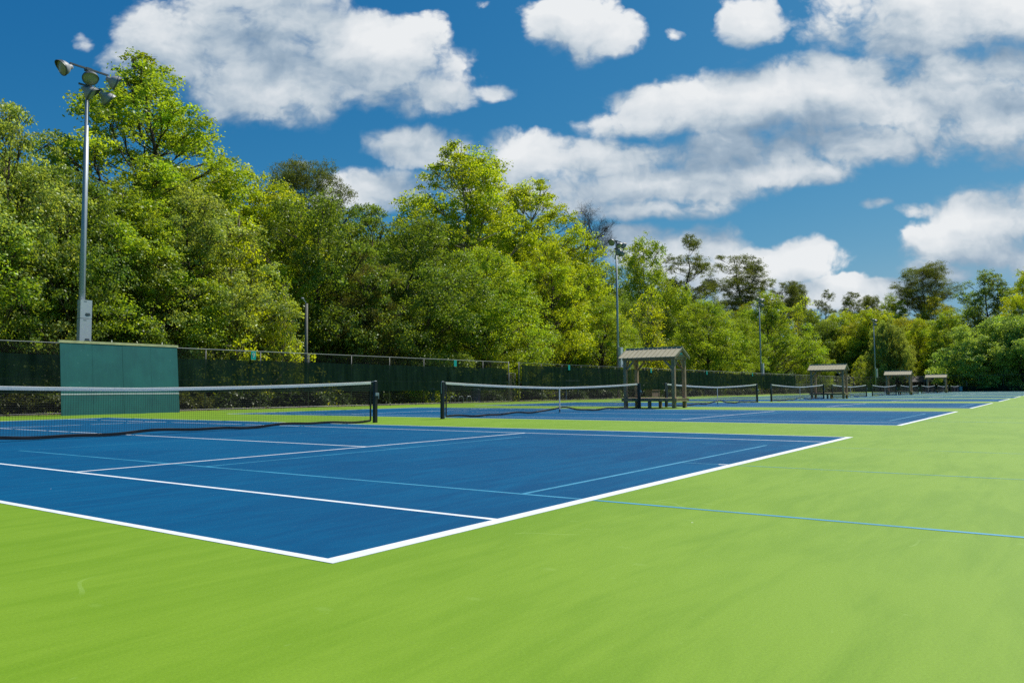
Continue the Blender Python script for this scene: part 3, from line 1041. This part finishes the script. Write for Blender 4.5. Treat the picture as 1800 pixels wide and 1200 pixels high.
def make_tree(seed, H, Wd, base, lobes, leaf=0.11, per=420, shape='oval', lobe_r=(1.0, 1.9), trunk_r=0.28, bark=None, lean=(0, 0), needle=False, low=False, spread=1.0, flat=0.9):
    """returns an Empty with children trunk and crown; origin at the foot of the trunk"""
    rng = np.random.default_rng(seed)
    root = empty('tree')
    cents = []
    tries = 0
    while len(cents) < lobes and tries < 6000:
        tries += 1
        t = rng.uniform(0, 1)
        if shape == 'oval': rr = math.sin(PI*min(1, (0.16+0.84*t)**0.85))**0.7
        elif shape == 'round': rr = math.sqrt(max(0.0, 1-(1.25*t-0.25)**2))
        elif shape == 'cone': rr = (1-t)**0.8*0.95+0.08
        elif shape == 'umbrella': rr = (1-abs(t-0.55)*1.6)**0.6 if abs(t-0.55) < 0.6 else 0.1
        else: rr = 0.45+0.55*abs(math.sin(3.3*t+seed))*math.sin(PI*(0.2+0.8*t))**0.5
        a = rng.uniform(0, 2*PI)
        # uneven outline: the envelope swells and shrinks round the crown
        if not low and not needle:
            rr *= 0.50+0.50*min(1.0, t/0.30)
        rr *= 1+0.28*math.sin(2*a+seed)+0.16*math.sin(5*a+seed*2+3*t)
        fr = rng.uniform(0.15, 1.0)**0.55
        r = rr*Wd/2*fr
        z = base+(H-base)*t
        lr = rng.uniform(*lobe_r)*(1-0.28*t if shape != 'umbrella' else 1)
        p = np.array([r*math.cos(a)+lean[0]*t, r*math.sin(a)+lean[1]*t, z-lr*0.5])
        if all(np.linalg.norm((p-c[0])*(1, 1, 1.2)) > 0.62*(lr+c[1])*spread for c in cents):
            cents.append((p, lr))
    # trunk and limbs
    b = MB()
    th = base+(H-base)*(0.80 if shape != 'umbrella' else 0.75)
    tr = curve((0, 0, -0.1), (lean[0]*0.8, lean[1]*0.8, th), rng, 0.02, 9)
    rad = np.linspace(trunk_r, trunk_r*0.16, 9); rad[0] *= 1.35
    b.tube(tr, rad, 9)
    tips = []
    for c, lr in cents:
        zz = max(base*0.55, c[2]-rng.uniform(0.25, 0.6)*np.hypot(c[0], c[1])-0.6)
        i = np.clip((zz+0.1)/(th+0.1), 0.02, 0.98)*8
        j = int(i); st = tr[j]+(tr[min(j+1, 8)]-tr[j])*(i-j)
        r0_ = trunk_r*(1-0.84*i/8)*0.42
        pts = curve(st, c, rng, 0.05, 6, -0.05 if shape != 'umbrella' else 0.0)
        b.tube(pts, np.linspace(r0_, 0.018, 6), 5, cap=False)
        for _ in range(4):
            d = rng.normal(size=3); d /= np.linalg.norm(d); d[2] = abs(d[2])*0.8
            b.tube([pts[3]+(pts[4]-pts[3])*rng.uniform(0, 1), c+d*lr*0.45+rng.normal(size=3)*0.1, c+d*lr*0.92], [0.025, 0.015, 0.006], 3, cap=False)
    b.build('trunk', bark or BARK, root, True)
    # leaves: each lobe carries small sprays on its outer shell
    P = []; Nn = []; S = []; T = []
    ctr = np.array([lean[0]*0.5, lean[1]*0.5, base+(H-base)*0.42])
    for c, lr in cents:
        n = int(1.7*per*(lr/1.4)**2)
        ns = max(6, n//(38 if not needle else 36))
        d = rng.normal(size=(ns, 3)); d /= np.linalg.norm(d, axis=1, keepdims=True)
        if not low: d[:, 2] = np.where(d[:, 2] < -0.7, -d[:, 2]*0.6, d[:, 2])
        sh_ = rng.uniform(0.45, 1.18, size=(ns, 1))
        sp = c + d*lr*sh_*np.array([1, 1, flat])
        k = rng.integers(0, ns, n)
        sr = 0.095*lr+0.12
        off = rng.normal(size=(n, 3))*sr*np.array([1, 1, 0.55])
        off[:, 2] -= 0.25*np.hypot(off[:, 0], off[:, 1])
        pos = sp[k]+off
        out = (pos-c)/lr
        nn = out*0.55 + np.array([0, 0, 0.35]) + rng.normal(size=(n, 3))*0.6
        P.append(pos); Nn.append(nn); S.append(leaf*rng.uniform(0.6, 1.25, n))
        hue = np.clip(rng.normal(0.5, 0.13)+rng.normal(0, 0.07, ns)[k]+rng.normal(0, 0.05, n), 0, 1)
        val = np.clip(rng.normal(0.50, 0.12)+rng.normal(0, 0.11, ns)[k]+rng.normal(0, 0.09, n), 0, 1)
        T.append(np.stack([hue, val], 1))
    if needle:                               # narrow tufts
        add_leaves('crown', np.concatenate(P), np.concatenate(Nn)+np.random.default_rng(1).normal(size=(sum(map(len, P)), 3))*0.8, np.concatenate(S)*0.42, np.concatenate(T), NEEDLE, root, long=4.5)
    else:
        add_leaves('crown', np.concatenate(P), np.concatenate(Nn), np.concatenate(S), np.concatenate(T), LEAF, root)
    root['size_h'] = H; root['size_w'] = Wd
    return root


def bush_proto(seed, H, Wd, leaf=0.10, n=5200):
    rng = np.random.default_rng(seed)
    root = empty('bush')
    ns = 150
    d = rng.normal(size=(ns, 3)); d /= np.linalg.norm(d, axis=1, keepdims=True); d[:, 2] = np.abs(d[:, 2])
    lump = 0.75+0.35*np.sin(3*np.arctan2(d[:, 1], d[:, 0])+seed)[:, None]
    sp = d*rng.uniform(0.5, 1.0, (ns, 1))*lump*np.array([Wd/2, Wd/2, H*0.9])+np.array([0, 0, 0.08])
    b = MB()
    for q in sp[:26]: b.tube(curve((0, 0, -0.08), q, rng, 0.08, 4), [0.025, 0.018, 0.012, 0.005], 4, cap=False)
    b.build('stems', BARK, root)
    k = rng.integers(0, ns, n)
    pos = sp[k]+rng.normal(size=(n, 3))*np.array([0.16, 0.16, 0.10])*Wd/3
    pos[:, 2] = np.abs(pos[:, 2])
    nn = pos/np.array([Wd/2, Wd/2, H])*0.5+np.array([0, 0, 0.7])+rng.normal(size=(n, 3))*0.6
    T = np.clip(np.stack([0.5+rng.normal(0, 0.15, ns)[k], 0.5+rng.normal(0, 0.16, ns)[k]+rng.normal(0, 0.1, n)], 1), 0, 1)
    add_leaves('foliage', pos, nn, leaf*rng.uniform(0.6, 1.3, n), T, LEAF, root)
    root['size_h'] = H; root['size_w'] = Wd
    return root


USED = set()


def place(proto, name, x, y, h, w, rz, col, label, cat='tree', group=None):
    key = proto.as_pointer()
    o = proto if key not in USED else copy_tree(proto)
    USED.add(key)
    H0, W0 = o['size_h'], o['size_w']
    o.location = (x, y, -0.06)
    o.rotation_euler = (0, 0, rz)
    o.scale = (w/W0, w/W0, h/H0)
    for c in o.children:
        c.color = (*col, 1)
    tag(o, label, cat, group)
    o['wanted'] = name
    return o


# colours (leaf albedo): yellow green, mid green, deep green, olive, dark bluish green
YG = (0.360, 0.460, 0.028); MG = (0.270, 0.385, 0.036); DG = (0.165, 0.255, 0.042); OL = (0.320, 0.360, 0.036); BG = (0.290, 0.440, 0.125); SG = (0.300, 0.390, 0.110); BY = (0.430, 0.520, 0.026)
PINE = (0.115, 0.155, 0.045); RB = (0.15, 0.17, 0.05)

A1 = make_tree(3, 16, 12, 1.4, 84, per=640, spread=0.84, shape='oval')
A2 = make_tree(8, 16, 12, 1.2, 90, per=620, spread=0.84, shape='oval', lobe_r=(0.9, 1.8))
A3 = make_tree(15, 14, 13, 1.0, 84, per=620, spread=0.86, shape='round', lobe_r=(1.1, 2.1))
T1 = make_tree(21, 25, 12.5, 5.0, 125, per=560, shape='oval', lobe_r=(0.9, 1.8), trunk_r=0.38, spread=0.82, leaf=0.12)      # tall open tree
T2 = make_tree(34, 22, 13, 3.5, 125, per=560, shape='round', lobe_r=(0.9, 1.9), trunk_r=0.42, spread=0.82, bark=PALEBARK, leaf=0.12)
S1 = make_tree(42, 9, 7, 0.8, 52, per=420, shape='cone', lobe_r=(0.6, 1.15), trunk_r=0.13, leaf=0.095, bark=PALEBARK, low=True)
R1 = make_tree(55, 14, 22, 0.6, 115, per=620, shape='round', lobe_r=(1.6, 2.7), trunk_r=0.5, leaf=0.18, low=True, spread=0.9)
P1 = make_tree(61, 24, 11, 15.5, 56, per=620, shape='umbrella', lobe_r=(1.0, 1.7), trunk_r=0.30, needle=True, leaf=0.14, flat=0.8, spread=0.85)
P2 = make_tree(66, 24, 9, 14.0, 54, per=620, shape='umbrella', lobe_r=(0.9, 1.5), trunk_r=0.28, needle=True, leaf=0.14, flat=0.8, spread=0.85)
P3 = make_tree(71, 22, 10, 6.0, 70, per=620, shape='oval', lobe_r=(0.9, 1.6), trunk_r=0.30, needle=True, leaf=0.15, flat=0.85, spread=0.85)
B1 = bush_proto(5, 1.8, 3.2); B2 = bush_proto(9, 1.3, 2.4)


def tree(proto, px, top, Y=None, X=None, wpx=None, w=None, rz=0.0, col=MG, label='', group=None, name='tree'):
    p = at(px, top, X=X, Y=Y)
    dist = float((p-CAM) @ fw)
    if wpx: w = wpx/F*dist
    o = place(proto, name, float(p[0]), float(p[1]), float(p[2])*1.02, w, rz, col, label, 'tree', group)
    o.name = name
    return o


G1 = 'broadleaf trees behind the far side fence'
# front row, left to right
tree(A2, 20, 185, Y=36.5, wpx=350, rz=0.5, col=SG, name='broadleaf_tree', group=G1, label='large pale green tree at the left photo edge')
tree(A1, -110, 260, Y=37, wpx=380, rz=2.5, col=MG, name='broadleaf_tree', group=G1, label='broad green tree mostly cut off by the left photo edge')
tree(T1, 262, 108, Y=44, wpx=400, rz=0.9, col=MG, name='tall_broadleaf_tree', group=G1, label='tallest tree with open limbs, rising right of the first floodlight pole')
tree(A3, 120, 300, Y=36.5, wpx=330, rz=1.1, col=DG, name='broadleaf_tree', group=G1, label='round dark green tree just left of the first floodlight pole')
tree(A1, 230, 330, Y=37, wpx=320, rz=4.0, col=MG, name='broadleaf_tree', group=G1, label='dense mid green tree below the tallest tree')
tree(A2, 330, 330, Y=37, wpx=320, rz=3.0, col=SG, name='broadleaf_tree', group=G1, label='pale green tree with drooping sprays right of the tallest tree')
tree(A3, 370, 292, Y=48, wpx=330, rz=5.0, col=YG, name='broadleaf_tree', group=G1, label='yellow green tree on the skyline left of the dark pine')
tree(S1, 410, 375, Y=36, wpx=230, rz=0.3, col=BY, name='small_tree', group=G1, label='bright yellow green cone shaped tree with pale limbs close behind the fence')
tree(A1, 480, 322, Y=44, wpx=300, rz=1.9, col=YG, name='broadleaf_tree', group=G1, label='bushy yellow green tree directly under the dark pine')
tree(P1, 535, 290, Y=62, wpx=150, rz=0.0, col=PINE, name='pine_tree', group='pine trees above the wood', label='dark umbrella topped pine standing above the trees left of centre')
tree(A3, 560, 350, Y=38, wpx=280, rz=2.9, col=DG, name='broadleaf_tree', group=G1, label='dark green tree behind the short grey lamp post')
tree(S1, 500, 490, Y=34.8, wpx=105, rz=2.4, col=YG, name='small_tree', group=G1, label='low bright sapling left of the short grey lamp post')
tree(A2, 655, 362, Y=45, wpx=260, rz=0.2, col=DG, name='broadleaf_tree', group=G1, label='dark green tree left of the large central tree')
tree(P3, 640, 430, Y=36, wpx=150, rz=0.2, col=RB, name='broadleaf_tree', group=G1, label='dark olive brown tree in the shade left of the large central tree')
tree(T2, 812, 262, Y=46, wpx=300, rz=0.6, col=YG, name='tall_broadleaf_tree', group=G1, label='large central tree, tallest in the middle, with pale forked trunk')
tree(A1, 735, 390, Y=36.5, wpx=280, rz=5.5, col=DG, name='broadleaf_tree', group=G1, label='dark green tree in front of the central tree, left side')
tree(T2, 935, 325, Y=46, wpx=250, rz=2.2, col=YG, name='tall_broadleaf_tree', group=G1, label='yellow green tree forming the right shoulder of the central group')
tree(A3, 850, 440, Y=36.5, wpx=260, rz=0.4, col=MG, name='broadleaf_tree', group=G1, label='mid green tree low in front of the central tree')
tree(A2, 968, 425, Y=38.5, wpx=200, rz=3.7, col=YG, name='broadleaf_tree', group=G1, label='bright olive tree left of the second floodlight pole')
tree(S1, 930, 570, Y=35, wpx=130, rz=1.4, col=YG, name='small_tree', group=G1, label='low yellow green sapling behind the gap in the windscreen')
tree(A3, 1130, 425, Y=55, wpx=170, rz=1.7, col=MG, name='broadleaf_tree', group=G1, label='fresh green tree right behind the second floodlight pole')
tree(P3, 1208, 412, Y=66, wpx=125, rz=1.0, col=PINE, name='pine_tree', group='pine trees above the wood', label='tall dense pine right of the second floodlight pole')
tree(S1, 1140, 505, Y=42, wpx=135, rz=1.0, col=BY, name='small_tree', group=G1, label='bright yellow tree above the nearest wooden shelter')
tree(A1, 1060, 520, Y=36, wpx=150, rz=1.0, col=MG, name='broadleaf_tree', group=G1, label='mid green tree just left of the second floodlight pole base')
tree(P2, 1294, 450, Y=80, wpx=108, rz=0.5, col=PINE, name='pine_tree', group='pine trees above the wood', label='open crowned pine between the second and third floodlight poles')
tree(A3, 1240, 530, Y=37.5, wpx=165, rz=0.9, col=MG, name='broadleaf_tree', group=G1, label='round green tree right of the nearest wooden shelter')
tree(A2, 1345, 515, Y=42, wpx=150, rz=2.1, col=MG, name='broadleaf_tree', group=G1, label='green tree behind the third floodlight pole')
tree(A1, 1300, 560, Y=36, wpx=110, rz=5.1, col=MG, name='broadleaf_tree', group=G1, label='lower green tree left of the third floodlight pole')
tree(S1, 1410, 522, Y=58, wpx=110, rz=0.4, col=BY, name='small_tree', group=G1, label='golden green tree right of the third floodlight pole')
tree(A3, 1480, 550, Y=50, wpx=110, rz=2.7, col=YG, name='broadleaf_tree', group=G1, label='yellow green tree above the second wooden shelter')
tree(A1, 1425, 600, Y=36, wpx=75, rz=2.0, col=MG, name='broadleaf_tree', group=G1, label='low green tree left of the second wooden shelter roof')
for i, (px, top, yy, ww) in enumerate(((1375, 497, 95, 60), (1400, 500, 110, 50), (1450, 508, 110, 55), (1500, 516, 130, 48), (1530, 522, 130, 44), (1340, 498, 90, 50))):
    tree((P2, P1, P3)[i % 3], px, top, Y=yy, wpx=ww, rz=i*1.3, col=PINE, name='pine_tree', group='far pine trees on the skyline', label='small far pine on the skyline between third pole and the tall right pine')
# the far end of the courts
G2 = 'trees beyond the end fence'
tree(P1, 1622, 470, X=215, wpx=100, rz=2.2, col=PINE, name='pine_tree', group='pine trees above the wood', label='tall umbrella pine standing alone on the right skyline')
tree(A2, 1730, 478, X=190, wpx=150, rz=2.2, col=DG, name='broadleaf_tree', group=G2, label='tall dark green tree right of the lone umbrella pine')
tree(A1, 1815, 462, X=180, wpx=130, rz=0.2, col=YG, name='broadleaf_tree', group=G2, label='bright green tree at the right photo edge skyline')
tree(A3, 1790, 520, X=172, wpx=90, rz=0.2, col=BY, name='broadleaf_tree', group=G2, label='yellow tree above the broad dark tree at right edge')
tree(R1, 1775, 556, X=163, wpx=205, rz=0.2, col=BG, name='spreading_tree', group=G2, label='broad low dark green tree at the right photo edge')
tree(A1, 1665, 545, X=172, wpx=110, rz=1.2, col=MG, name='broadleaf_tree', group=G2, label='rounded green tree left of the broad dark tree')
tree(R1, 1562, 566, X=168, wpx=95, rz=1.9, col=SG, name='spreading_tree', group=G2, label='grey green willowy tree beside the farthest floodlight pole')
tree(A2, 1612, 560, X=176, wpx=85, rz=1.9, col=YG, name='broadleaf_tree', group=G2, label='yellow green tree right of the grey green willowy tree')
tree(A3, 1530, 545, X=190, wpx=110, rz=4.9, col=YG, name='broadleaf_tree', group=G2, label='yellow green tree behind the farthest floodlight pole')
tree(A1, 1570, 520, X=210, wpx=100, rz=3.3, col=MG, name='broadleaf_tree', group=G2, label='mid green tree on the skyline left of the lone umbrella pine')
tree(A2, 1640, 522, X=205, wpx=110, rz=0.7, col=OL, name='broadleaf_tree', group=G2, label='olive tree right under the lone umbrella pine')
tree(S1, 1512, 625, X=160, wpx=46, rz=0.7, col=YG, name='small_tree', group=G2, label='small bright tree right of the second wooden shelter')
# filler deep in the wood
rnd = random.Random(4)
prot = [A1, A2, A3]
i = 0
for px in range(-260, 1560, 62):
    for row, (Y, lift) in enumerate(((52, 60), (66, 45))):
        # skyline heights follow the wood's own profile
        prof = np.interp(px, [-260, 0, 120, 300, 420, 600, 700, 900, 1000, 1080, 1250, 1400, 1560], [230, 260, 330, 320, 360, 400, 410, 390, 420, 500, 520, 545, 560])
        tree(prot[i % 3], px+rnd.uniform(-20, 20), prof+rnd.uniform(-5, 30), Y=Y+rnd.uniform(-3, 3), w=rnd.uniform(11, 15), rz=rnd.uniform(0, 6), col=(DG, MG, DG, OL)[i % 4], name='forest_tree',
             group='trees deep in the wood', label='green broadleaf tree deep in the wood, mostly hidden by nearer trees')
        i += 1
for j in range(15):
    px = 1450+j*27
    tree(prot[j % 3], px, 560+rnd.uniform(-10, 12), X=rnd.uniform(182, 200), w=rnd.uniform(13, 17), rz=rnd.uniform(0, 6), col=(DG, MG, OL)[j % 3], name='forest_tree', group='trees deep in the wood', label='green broadleaf tree deep in the wood, mostly hidden by nearer trees')

# bare dead tree right of the central group
rng = np.random.default_rng(12)
root = empty('dead_tree')
tag(root, 'bare dead tree with twisted limbs left of the second floodlight pole', 'tree')
fp = at(1010, 560, Y=41)
root.location = (float(fp[0]), 41, -0.06)
tb = MB(); lb = MB()


def limb(b, p, d, L, r, depth):
    pts = [p]; dd = np.array(d, float)
    n = 5
    for i in range(n):
        dd = dd + rng.normal(size=3)*0.25 + np.array([0, 0, 0.07]); dd /= np.linalg.norm(dd)
        pts.append(pts[-1]+dd*L/n)
    b.tube(pts, np.linspace(r, r*0.35, n+1), 5 if depth < 2 else 3, cap=False)
    if depth >= 4: return
    for i in range(2, n+1):
        for _ in range(1 if depth < 1 else 2):
            e = dd + rng.normal(size=3)*0.75; e[2] += 0.15; e /= np.linalg.norm(e)
            limb(b, pts[i], e, L*rng.uniform(0.42, 0.62), r*0.42, depth+1)


top = at(1030, 450, Y=41)[2]
trp = [np.array([0, 0, 0.]), np.array([0.4, 0, 6.]), np.array([1.2, 0, 10.]), np.array([1.8, 0.1, top-1.5])]
tb.tube(trp, [0.34, 0.27, 0.2, 0.13], 8)
tb.build('trunk', DEADBARK, root, True)
for d, L in (((0.6, -0.35, 0.7), 5.0), ((0.9, -0.3, 0.1), 5.0), ((0.2, -0.1, 1.0), 4.6), ((1.0, -0.5, -0.05), 4.2), ((-0.3, 0, 1.0), 4.0)):
    b = MB(); limb(b, trp[-1] if L != 4.2 else trp[-2], np.array(d), L, 0.13, 0); b.build('limb', DEADBARK, root, True)

# understory bushes close behind the fence
SH = (0.045, 0.085, 0.022); SH2 = (0.075, 0.10, 0.025)  # leaf colours darkened to carry the shade beneath the crowns
BL = [(330, 1.0, OL), (355, 0.8, SG), (470, 0.9, MG), (560, 1.2, DG), (600, 0.8, MG), (665, 1.0, DG), (700, 0.9, MG), (735, 1.35, BY), (755, 1.1, BY), (860, 1.2, DG), (940, 1.3, DG), (1010, 1.2, DG), (1060, 1.3, DG), (1175, 1.2, DG), (1215, 1.2, OL), (1255, 1.2, MG), (1290, 1.1, YG), (1320, 1.2, MG), (1365, 1.5, YG), (1395, 1.6, MG), (1470, 1.8, MG), (1500, 1.8, YG), (20, 1.2, DG), (65, 1.2, OL), (100, 1.2, DG), (420, 1.4, DG), (520, 1.4, DG), (640, 1.5, DG)]
for i, (px, s, col) in enumerate(BL):
    p = at(px, 690, Y=31.9+rnd.uniform(0, 2.0))
    bright = col == BY
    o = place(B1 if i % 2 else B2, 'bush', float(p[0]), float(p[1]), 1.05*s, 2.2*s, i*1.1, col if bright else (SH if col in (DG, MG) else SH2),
              'bright yellow green bush glowing at the fence foot left of the second net' if bright else 'understory bush, leaf colour darkened for shade, close behind the fence', 'bush', 'bright bushes at the fence foot' if bright else 'understory bushes behind the fence')
    o.name = 'bush'
for j in range(26):                           # hedge of undergrowth that closes the view below the crowns
    px = -40+j*64
    p = at(px, 690, Y=38+rnd.uniform(-1.5, 2))
    if 840 < px < 930: continue
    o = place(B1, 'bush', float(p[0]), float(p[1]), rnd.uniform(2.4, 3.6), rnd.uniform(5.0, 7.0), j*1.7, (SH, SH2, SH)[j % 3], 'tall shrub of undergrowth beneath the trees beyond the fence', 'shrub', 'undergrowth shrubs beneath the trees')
    o.name = 'shrub'
for j in range(12):
    px = 1440+j*34
    p = at(px, 690, X=172+rnd.uniform(-1.5, 4))
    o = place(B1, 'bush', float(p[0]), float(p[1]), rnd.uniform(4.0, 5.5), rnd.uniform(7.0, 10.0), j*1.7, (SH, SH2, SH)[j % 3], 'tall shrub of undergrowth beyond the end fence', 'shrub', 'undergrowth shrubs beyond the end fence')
    o.name = 'shrub'


# fallen leaves and weeds along the foot of the fence
def scatter(name, n, mt, seed, size, y0, y1, z, upright, label, cat):
    rng = np.random.default_rng(seed)
    x = rng.uniform(-15, 120, n)
    dens = np.sin(x*0.9+seed)+np.sin(x*0.31)
    keep = rng.uniform(-1.6, 1.4, n) < dens
    x = x[keep]; m_ = len(x)
    y = y1-(y1-y0)*rng.uniform(0, 1, m_)**2.2
    pos = np.stack([x, y, z+rng.uniform(0, 1, m_)*size*(1.6 if upright else 0.25)], 1)
    nn = rng.normal(size=(m_, 3))*((1, 1, 0.3) if upright else (0.35, 0.35, 1.0))+((0, 0, 0.0) if upright else (0, 0, 1.2))
    T = np.clip(rng.normal(0.5, 0.2, (m_, 2)), 0, 1)
    o = add_leaves(name, pos, nn, size*rng.uniform(0.5, 1.3, m_), T, mt, None)
    o.color = (0.20, 0.30, 0.04, 1)
    tag(o, label, cat, kind='stuff')


scatter('fallen_leaves', 5200, mat('dry_brown_leaf', (0.20, 0.11, 0.06), 0.9, var=0.5, scale=3), 3, 0.06, 28.9, 30.9, 0.004, False, 'dry brown leaves blown against the foot of the far fence', 'fallen leaves')
scatter('weeds', 5200, LEAF, 8, 0.07, 30.3, 31.4, -0.03, True, 'low green weeds growing along the foot of the far fence', 'weeds')

# ------------------------------------------------------------------ things behind the fence
def bin_(px, Y, h, w, m, label, cat='bin', group=None):
    p = at(px, 690, Y=Y)
    root = empty('litter_bin', (float(p[0]), Y, -0.06))
    b = MB(); b.lathe([(0.0, 0.0), (w*0.44, 0.0), (w*0.46, 0.03), (w*0.5, h*0.9), (w*0.52, h*0.9), (w*0.52, h*0.94)], 14); b.build('body', m, root, True)
    b = MB(); b.lathe([(w*0.53, h*0.94), (w*0.50, h*0.99), (w*0.25, h*1.06), (0.0, h*1.07)], 14); b.build('lid', m, root, True)
    tag(root, label, cat, group)


bin_(758, 32.2, 1.05, 0.55, BLUEP, 'blue litter bin behind the fence left of the second net post', group='blue litter bins behind the fence')
bin_(836, 33.0, 1.0, 0.75, BLUEP, 'wider blue litter bin behind the fence seen through the second net', group='blue litter bins behind the fence')
bin_(776, 33.2, 1.05, 0.5, BLUEP, 'blue litter bin behind the post of the second net', group='blue litter bins behind the fence')


def stand(px, label, name, w, h, dpt, mt, nleg=2):
    p = at(px, 690, Y=33.0)
    root = empty(name, (float(p[0]), 33.0, -0.06))
    b = MB(); b.box(-w/2, -dpt/2, h-0.06, w/2, dpt/2, h); b.build('top', mt, root)
    for sx in (-1, 1):
        for sy in (-1, 1):
            b = MB(); b.box(sx*(w/2-0.12)-0.05, sy*(dpt/2-0.1)-0.05, 0, sx*(w/2-0.12)+0.05, sy*(dpt/2-0.1)+0.05, h-0.062); b.build('leg', BLUEP, root)
    return root


tag(stand(997, '', 'shade_stand', 2.3, 1.75, 1.2, BOX), 'pale topped stand on blue legs seen through the windscreen behind the second net', 'stand')
p = at(893, 690, Y=34.5)
root = empty('picnic_table', (float(p[0]), 34.5, -0.06), 0.3)
tag(root, 'dark picnic table on the grass behind the fence gap', 'picnic table')
b = MB()
for i in range(4): b.box(-0.9, -0.36+i*0.185, 0.72, 0.9, -0.20+i*0.185, 0.76)
b.build('top', WOOD, root)
for s in (-1, 1):
    b = MB(); b.box(-0.9, s*0.72-0.13, 0.43, 0.9, s*0.72+0.13, 0.47); b.build('bench', WOOD, root)
    b = MB(); b.beam((s*0.65, -0.7, 0.0), (s*0.65, 0.25, 0.72), 0.05, 0.09); b.beam((s*0.65+0.06, 0.7, 0.0), (s*0.65+0.06, -0.25, 0.72), 0.05, 0.09); b.beam((s*0.65, -0.8, 0.39), (s*0.65, 0.8, 0.39), 0.04, 0.08); b.build('leg_frame', WOOD, root)
p = at(808, 690, Y=31.6)
root = empty('bicycle_rack', (float(p[0]), 31.6, -0.06))
tag(root, 'low steel bicycle rack of pale hoops behind the second net', 'bicycle rack')
for i in range(3):
    x = -1.0+i*0.9
    b = MB(); b.tube([(x, 0, 0), (x, 0, 0.38), (x+0.1, 0, 0.5), (x+0.4, 0, 0.5), (x+0.5, 0, 0.38), (x+0.5, 0, 0)], 0.024, 6); b.build('hoop', GALV, root, True)
p = at(1147, 690, Y=33.0)
root = empty('stone_planter', (float(p[0]), 33.0, -0.06))
tag(root, 'tan stone block behind the fence, seen under the nearest shelter', 'planter')
b = MB(); b.box(-0.95, -0.4, 0, 0.95, 0.4, 0.78); b.build('block', STONE, root)
b = MB(); b.box(-1.0, -0.45, 0.782, 1.0, 0.45, 0.86); b.build('coping', STONE, root)
p = at(1247, 690, Y=33.5)
root = empty('utility_cabinet', (float(p[0]), 33.5, -0.06))
tag(root, 'grey green utility cabinet behind the fence right of the nearest shelter', 'cabinet')
b = MB(); b.box(-0.55, -0.35, 0, 0.55, 0.35, 0.85); b.build('housing', DGALV, root)
b = MB(); b.box(-0.5, -0.37, 0.08, -0.01, -0.351, 0.8); b.build('door', GALV, root)
b = MB(); b.box(0.01, -0.37, 0.08, 0.5, -0.351, 0.8); b.build('door', GALV, root)
# beyond the end fence
p = at(1615, 690, X=166)
root = empty('picnic_pavilion', (166, float(p[1]), -0.06))
tag(root, 'low dark roofed pavilion between the two farthest shelters', 'pavilion')
b = MB()
hx, hy, ze, zr = 3.2, 4.3, 1.95, 3.1
V = [(-hx, -hy, ze), (hx, -hy, ze), (hx, hy, ze), (-hx, hy, ze), (0, -hy*0.35, zr), (0, hy*0.35, zr)]
b.v += V; b.v += [(x, y, z-0.12) for x, y, z in V]
for f in ((0, 1, 4), (1, 2, 5, 4), (2, 3, 5), (3, 0, 4, 5), (7, 6, 10), (8, 7, 10, 11), (9, 8, 11), (6, 9, 11, 10), (0, 6, 7, 1), (1, 7, 8, 2), (2, 8, 9, 3), (3, 9, 6, 0)):
    b.f.append(f); b.mi.append(0)
b.build('roof', DROOF, root)
for sx in (-1, 1):
    for sy in (-1, 1):
        b = MB(); b.box(sx*2.7-0.1, sy*3.8-0.1, 0, sx*2.7+0.1, sy*3.8+0.1, 1.9); b.build('post', WOOD, root)
p = at(1688, 690, X=155.6)
root = empty('ball_bin', (155.4, float(p[1]), 0.0))
tag(root, 'pale blue square bin right of the farthest net', 'bin')
b = MB(); b.box(-0.33, -0.36, 0.08, 0.33, 0.36, 0.86); b.build('body', PBLUE, root)
b = MB(); b.box(-0.36, -0.39, 0.862, 0.36, 0.39, 0.93); b.build('lid', PBLUE, root)
b = MB()
for sx in (-1, 1):
    for sy in (-1, 1): b.box(sx*0.27-0.03, sy*0.3-0.03, 0, sx*0.27+0.03, sy*0.3+0.03, 0.079)
b.build('feet', DARK, root)
for i, px in enumerate((1700, 1723)):
    p = at(px, 690, X=157.5)
    b = MB(); b.tube([(0, 0, 0), (0, 0, 2.7 if i else 1.9)], 0.12, 8)
    o = b.build('timber_post', GREYP, smooth=True); o.location = (157.5, float(p[1]), -0.06)
    tag(o, ['shorter bare timber post beyond the end fence near the pale blue bin', 'taller bare timber post beyond the end fence, before the broad dark tree'][i], 'post')
for o in list(bpy.data.objects):
    for k in ('size_h', 'size_w', 'wanted'):
        if k in o: del o[k]
